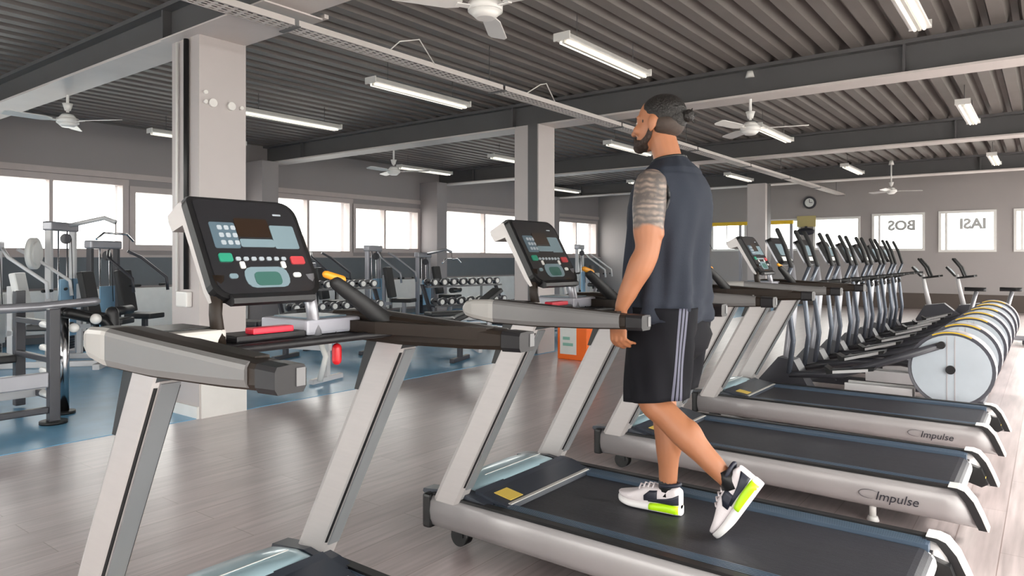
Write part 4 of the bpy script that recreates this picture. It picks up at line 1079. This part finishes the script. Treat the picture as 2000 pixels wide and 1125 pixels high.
# ================================================================ MACHINE AREA ON THE BLUE FLOOR
FZ = .0045
def pad_box(x0, x1, y0, y1, z0, z1, M=None, r=.02):
    b = MB(); b.box(x0, x1, y0, y1, z0, z1, M=M, bev=r); return b
def weight_machine(loc, rz, h, label, fr=None, shroud=None, kind=0):
    fr = fr or M_gwhite; shroud = shroud or M_bluesh
    r = empty('weight_machine', (loc[0], loc[1], FZ), rz, label, 'gym machine', 'selectorised weight machines')
    # base
    b = MB(); b.box(-.75, .75, -.035, .035, 0, .07, bev=.01); b.build('base_beam', fr, r)
    for x in (-.72, .62):
        b = MB(); b.box(x - .04, x + .04, -.38, .38, 0, .07, bev=.01); b.build('foot_beam', fr, r)
    # tower
    for sy in (-1, 1):
        b = MB(); b.box(-.70, -.62, sy * .27 - .03, sy * .27 + .03, .07, h, bev=.01); b.build('tower_post', fr, r)
    b = MB(); b.box(-.72, -.60, -.32, .32, h - .02, h + .10, bev=.02); b.build('top_housing', M_gframe, r)
    for sy in (-1, 1):
        b = MB(); b.tube([(-.64, sy * .10, .1), (-.64, sy * .10, h)], .010, 8); b.build('guide_rod', M_steel, r)
    b = MB()
    for k in range(12): b.box(-.70, -.58, -.17, .17, .12 + k * .034, .12 + k * .034 + .029)
    tag(b.build('weight_stack', M_gdark, r), kind='stuff')
    b = MB(); b.box(-.57, -.555, -.20, .20, .30, h * .62, bev=.004); b.build('shroud', shroud, r)
    b = MB(); b.cyl((-.60, 0, h - .12), .07, .03, 'y', n=18); b.build('pulley', M_gdark, r)
    b = MB(); b.tube([(-.53, 0, h - .12), (-.50, 0, .7)], .005, 6); b.build('cable', M_blackp, r)
    # seat
    b = MB(); b.box(-.02, .05, -.03, .03, .07, .46, bev=.008); b.build('seat_post', fr, r)
    pad_box(-.20, .22, -.17, .17, .46, .54).build('seat_pad', M_pad, r)
    Mb = Matrix.Translation((-.24, 0, .55)) @ Matrix.Rotation(-.18, 4, 'Y')
    pad_box(-.04, .04, -.15, .15, 0, .62, Mb).build('back_pad', M_pad if kind != 2 else M_white, r)
    b = MB(); b.box(-.45, -.26, -.03, .03, .40, .46); b.box(-.45, -.39, -.03, .03, .07, 1.0, bev=.008); b.build('back_frame', fr, r)
    if kind in (0, 2):
        for sy in (-1, 1):
            b = MB(); b.tube([(-.42, sy * .20, 1.45), (-.30, sy * .36, 1.35), (.10, sy * .38, 1.05), (.12, sy * .38, .86)], .022, 8); a = b.build('press_arm', fr, r)
            b = MB(); b.tube([(.06, sy * .38, .95), (.10, sy * .22, .95)], .018, 8, round_ends=True); b.build('handle', M_black_grip, a)
    else:
        b = MB(); b.tube([(-.55, 0, h + .06), (-.1, 0, h + .16), (.05, 0, h + .10)], .03, 8); b.build('top_arm', fr, r)
        for sy in (-1, 1):
            b = MB(); b.tube([(.05, 0, h - .05), (.05, sy * .30, h - .05), (.05, sy * .48, h - .14)], .014, 8); b.build('pull_bar', M_steel, r)
        b = MB(); b.tube([(.05, 0, h + .1), (.05, 0, h - .05)], .005, 6); b.build('pull_cable', M_blackp, r)
        b = MB(); b.cyl((.14, 0, .64), .06, .44, 'y', n=16); b.build('knee_roll', M_pad, r)
    return r
weight_machine((-10.0, 4.25), .7, 1.72, 'white cable tower with blue shroud before the left windows', kind=1)
weight_machine((-9.75, 3.42), .9, 1.45, 'white chest press with pale round pad at the far left', kind=2, shroud=M_white)
weight_machine((-10.6, 4.95), .5, 1.50, 'dark padded machine right of the white cable tower', fr=M_gdark, kind=0)
weight_machine((-10.3, 9.9), .4, 1.50, 'silver tower machine with blue shroud under the middle windows', fr=M_gframe, kind=0)
weight_machine((-10.6, 11.6), .3, 1.38, 'grey machine with light blue shroud left of the second column', fr=M_gframe, kind=1)
weight_machine((-10.9, 8.7), .4, 1.15, 'low grey press machine seen behind the first console', fr=M_gdark, kind=0)
weight_machine((-9.2, 16.0), .3, 1.60, 'blue-shrouded machine seen left of the man\'s arm', fr=M_gwhite, kind=0)
weight_machine((-8.0, 18.2), .3, 1.50, 'distant dark machine between the man and the third column', fr=M_gdark, kind=1)

# machine head: round pale cam cover of the chest press
b = MB(); b.cyl((0, 0, 0), .20, .06, 'x', n=28); b.cyl((.04, 0, 0), .15, .03, 'x', n=28)
cam_ = b.build('cam_cover', M_white); 
for o in COL.objects:
    if o.name.startswith('weight_machine') and 'chest press' in (o.get('label') or ''): cam_.parent = o
cam_.location = (-.28, .30, 1.40)

# bench-press rack at the far left
rk = empty('bench_press_rack', (-6.42, 2.28, FZ), 0, 'grey steel bench press rack with weight pegs at the left edge', 'weight rack')
def R_(name, m, fn, par=None, **k):
    b = MB(); fn(b); return b.build(name, m, par or rk, **k)
R_('post', M_gdark, lambda b: b.box(-.04, .04, -.04, .04, .02, .93, bev=.008))
R_('base_foot', M_blackp, lambda b: b.cyl((0, 0, .012), .10, .024, n=20))
R_('post', M_steel, lambda b: b.cyl((-.34, .20, .45), .042, .88, n=16))
R_('base_foot', M_blackp, lambda b: b.cyl((-.34, .20, .012), .09, .024, n=20))
R_('post', M_gdark, lambda b: b.box(-.98, -.90, .02, .10, .02, 1.05, bev=.008))
R_('long_beam', M_gframe, lambda b: b.box(-.03, .03, -3.2, -.04, .30, .42, bev=.01))
R_('long_beam', M_gdark, lambda b: b.box(-.03, .03, -3.2, -.04, .09, .14, bev=.01))
R_('long_beam', M_gwhite, lambda b: b.box(-.50, -.44, -3.2, .1, .16, .24, bev=.01))
R_('top_rail', M_gframe, lambda b: b.tube([(-.40, -3.4, .90), (-.30, 0, .93), (-.25, .42, .96)], .038, 12, round_ends=True))
for k in range(4): R_('weight_peg', M_white, lambda b: b.cyl((-.13, .0, .22 + k * .19), .026, .20, 'x', n=12))
for k in range(3): R_('cross_brace', M_gdark, lambda b: b.box(-.90, -.04, .02, .06, .17 + k * .30, .22 + k * .30, bev=.006))
for k in range(3):
    R_('catch_hook', M_blackp, lambda b: b.tube([(-.10 - .10 * k, .15, .88), (-.10 - .10 * k, .42 + .08 * k, .80), (-.08 - .08 * k, .55, .62 + .06 * k)], .045, 8, round_ends=True))
R_('adjust_knob', M_white, lambda b: b.ball((-.05, .34, .82), .045))
R_('adjust_knob', M_white, lambda b: b.ball((-.02, .16, .76), .04))
R_('roller_pad', M_pad, lambda b: b.tube([(-.12, .50, .86), (-.12, .52, .50)], .055, 12, round_ends=True))
wb = empty('flat_bench', (-7.35, 1.45, FZ), PI / 2, 'black padded bench cut by the left edge', 'bench', 'padded benches')
def flat_bench(r, L=1.2, hh=.42, fr=M_gwhite, incl=0.0):
    pad_box(-L / 2, L * .12, -.15, .15, hh, hh + .07).build('seat_pad', M_pad, r)
    Mi = Matrix.Translation((L * .14, 0, hh)) @ Matrix.Rotation(-incl, 4, 'Y')
    pad_box(0, L * .55, -.15, .15, 0, .07, Mi).build('back_pad', M_pad, r)
    b = MB(); b.box(-L / 2 + .05, L / 2 - .05, -.03, .03, hh - .09, hh - .005, bev=.008); b.build('spine', fr, r)
    for x in (-L / 2 + .1, L / 2 - .1):
        b = MB(); b.box(x - .03, x + .03, -.03, .03, .05, hh - .08, bev=.006); b.build('leg', fr, r)
        b = MB(); b.box(x - .03, x + .03, -.26, .26, 0, .055, bev=.01); b.build('foot', fr, r)
flat_bench(wb)
bench_spots = [(-6.75, 4.75, .25, .5, 'dark bench with curved white base, behind the nearest hand rail'), (-8.1, 6.6, .2, .0, 'black flat bench between the two nearest hand rails'),
               (-7.6, 8.6, 1.2, .6, 'inclined black bench right of the red safety key'), (-6.6, 6.75, .3, .0, 'low bench above the second hand rail'),
               (-7.9, 10.4, .2, .7, 'inclined bench near the dumbbell rack'), (-8.6, 5.5, .3, .3, 'bench behind the nearest console, under the grey band'),
               (-6.9, 7.4, .9, .4, 'bench before the second column')]
for i, (x, y, rz, inc, lb) in enumerate(bench_spots):
    o = empty('flat_bench', (x, y, FZ), rz, lb, 'bench', 'padded benches')
    flat_bench(o, incl=inc, fr=(M_gdark if i % 2 else M_gwhite))
    if i == 0:
        b = MB(); b.tube([(.62, -.27, .05), (.66, -.22, .3), (.50, -.15, .52)], .03, 8); b.build('curved_support', M_white, o)

# dumbbell racks with dumbbells
dn = 0
pos_words = ['first', 'second', 'third', 'fourth', 'fifth', 'sixth', 'seventh', 'eighth']
for q, (x, y, rz) in enumerate(((-9.6, 7.6, 1.45), (-8.9, 10.2, 1.45))):
    r = empty('dumbbell_rack', (x, y, FZ), rz, 'dark dumbbell rack, %s' % ['left one, below the grey band', 'right one, beside the blue-shrouded towers'][q], 'rack', 'dumbbell racks')
    for k, (zz, yy) in enumerate(((.45, -.12), (.80, .08))):
        for s in (-.08, .08):
            b = MB(); b.box(-.95, .95, yy + s - .02, yy + s + .02, zz, zz + .03); b.build('shelf_rail', M_gdark, r)
    for sx in (-1, 1):
        b = MB(); b.prism([(-.28, 0), (-.22, 0), (.20, .86), (.14, .86)], sx * .93 - .025, sx * .93 + .025, 'x'); b.build('side_frame', M_gdark, r)
        b = MB(); b.box(sx * .93 - .03, sx * .93 + .03, -.30, .28, 0, .05); b.build('foot', M_gdark, r)
    Mr = Matrix.Rotation(rz, 3, 'Z')
    for k, (zz, yy) in enumerate(((.483, -.12), (.833, .08))):
        for i in range(8):
            p = Mr @ Vector((-.80 + i * .228, yy, 0)) + Vector((x, y, FZ + zz + .065))
            d = empty('dumbbell', p, rz, 'black and chrome dumbbell, %s from the left on the %s shelf of the %s rack' % (pos_words[i], ['lower', 'upper'][k], ['left', 'right'][q]), 'dumbbell', 'dumbbells on the racks')
            b = MB(); b.cyl((0, 0, 0), .014, .16, 'y', n=10); b.build('handle', M_steel, d)
            for s in (-1, 1):
                b = MB(); b.cyl((0, s * .10, 0), .065, .07, 'y', n=14); e_ = b.build('weight_head', M_gdark, d)
                b = MB(); b.cyl((0, s * .1365, 0), .045, .004, 'y', n=14); b.build('head_cap', M_white, e_)

# orange dispenser box with white print
r = empty('orange_box', (-5.05, 8.05, 0), .0, 'orange floor box with a white printed panel, beyond the second treadmill', 'box')
b = MB(); b.box(-.20, .26, -.17, .17, 0, .52, bev=.012); b.build('body', M_orange, r)
b = MB(); b.box(-.155, .10, -.175, -.171, .07, .44); lb_ = b.build('print_panel', M_paper, r)
b = MB(); b.box(-.11, .05, -.177, -.175, .18, .22); b.box(-.11, .0, -.177, -.175, .26, .30); b.build('print_marks', mat('green_print', (.25, .5, .42), .5), lb_)
b = MB(); b.cyl((.0, 0, .54), .13, .04, 'z', n=20); b.build('lid', M_dark, r)

# clock
r = empty('wall_clock', (-5.53, YB - .03, 2.96), 0, 'small round clock with dark rim on the far wall', 'clock')
b = MB(); b.cyl((0, 0, 0), .18, .06, 'y', n=28); b.build('rim', M_gdark, r)
b = MB(); b.cyl((0, -.033, 0), .125, .008, 'y', n=28); f_ = b.build('dial', M_paper, r)
b = MB(); b.box(-.008, .008, -.040, -.037, 0, .10); b.build('hand', M_ink, f_)
b = MB(); b.box(0, .085, -.040, -.037, -.008, .008); b.build('hand', M_ink, f_)

# yellow topped training rig before the far windows
r = empty('training_rig', (-7.0, 19.9, FZ), 0, 'training rig with long yellow top beam before the far windows', 'rig')
b = MB(); b.box(-1.55, 1.45, -.05, .05, 2.28, 2.38, bev=.01); b.build('top_beam', M_ydial, r)
for x in (-1.5, 0, 1.4):
    b = MB(); b.box(x - .04, x + .04, -.04, .04, 0, 2.28, bev=.006); b.build('post', M_gframe, r)
    b = MB(); b.box(x - .07, x + .07, -.3, .3, 0, .05, bev=.006); b.build('foot', M_gdark, r)
for x in (-.9, -.4, .6):
    b = MB(); b.tube([(x, 0, 2.28), (x, -.02, 1.75)], .012, 6); b.tube([(x, -.02, 1.75), (x - .07, -.02, 1.62), (x + .07, -.02, 1.62), (x, -.02, 1.75)], .010, 6); b.build('strap_handle', M_blackp, r)
r = empty('wall_board', (-5.62, YB - .04, 2.28), 0, 'small yellowish board with a dark oval on the far wall', 'board')
b = MB(); b.box(-.26, .26, -.02, .02, -.02, .30, bev=.008); b.build('panel', mat('faded_yellow', (.52, .44, .20), .6), r)
b = MB(); b.ball((0, -.08, -.16), (.26, .07, .11)); b.box(-.03, .03, -.06, .0, -.16, .0); b.build('dark_oval', M_ink, r)

# faint mirrored lettering on two far window panes
for wn, body, x0, sz in (('window_12', 'BOS', -2.86, .36), ('window_13', 'IASI', -1.28, .36)):
    o = bpy.data.objects.get(wn)
    Mt = Matrix.Translation((x0, YB + .10, 2.12)) @ Matrix.Rotation(PI / 2, 4, 'X') @ Matrix.Diagonal((-1, 1, 1, 1))
    text_part('pane_lettering', body, sz, Mt, mat('pale_grey_film', (.45, .46, .46), .6), o, ext=.006, shear=0, bold=.016)
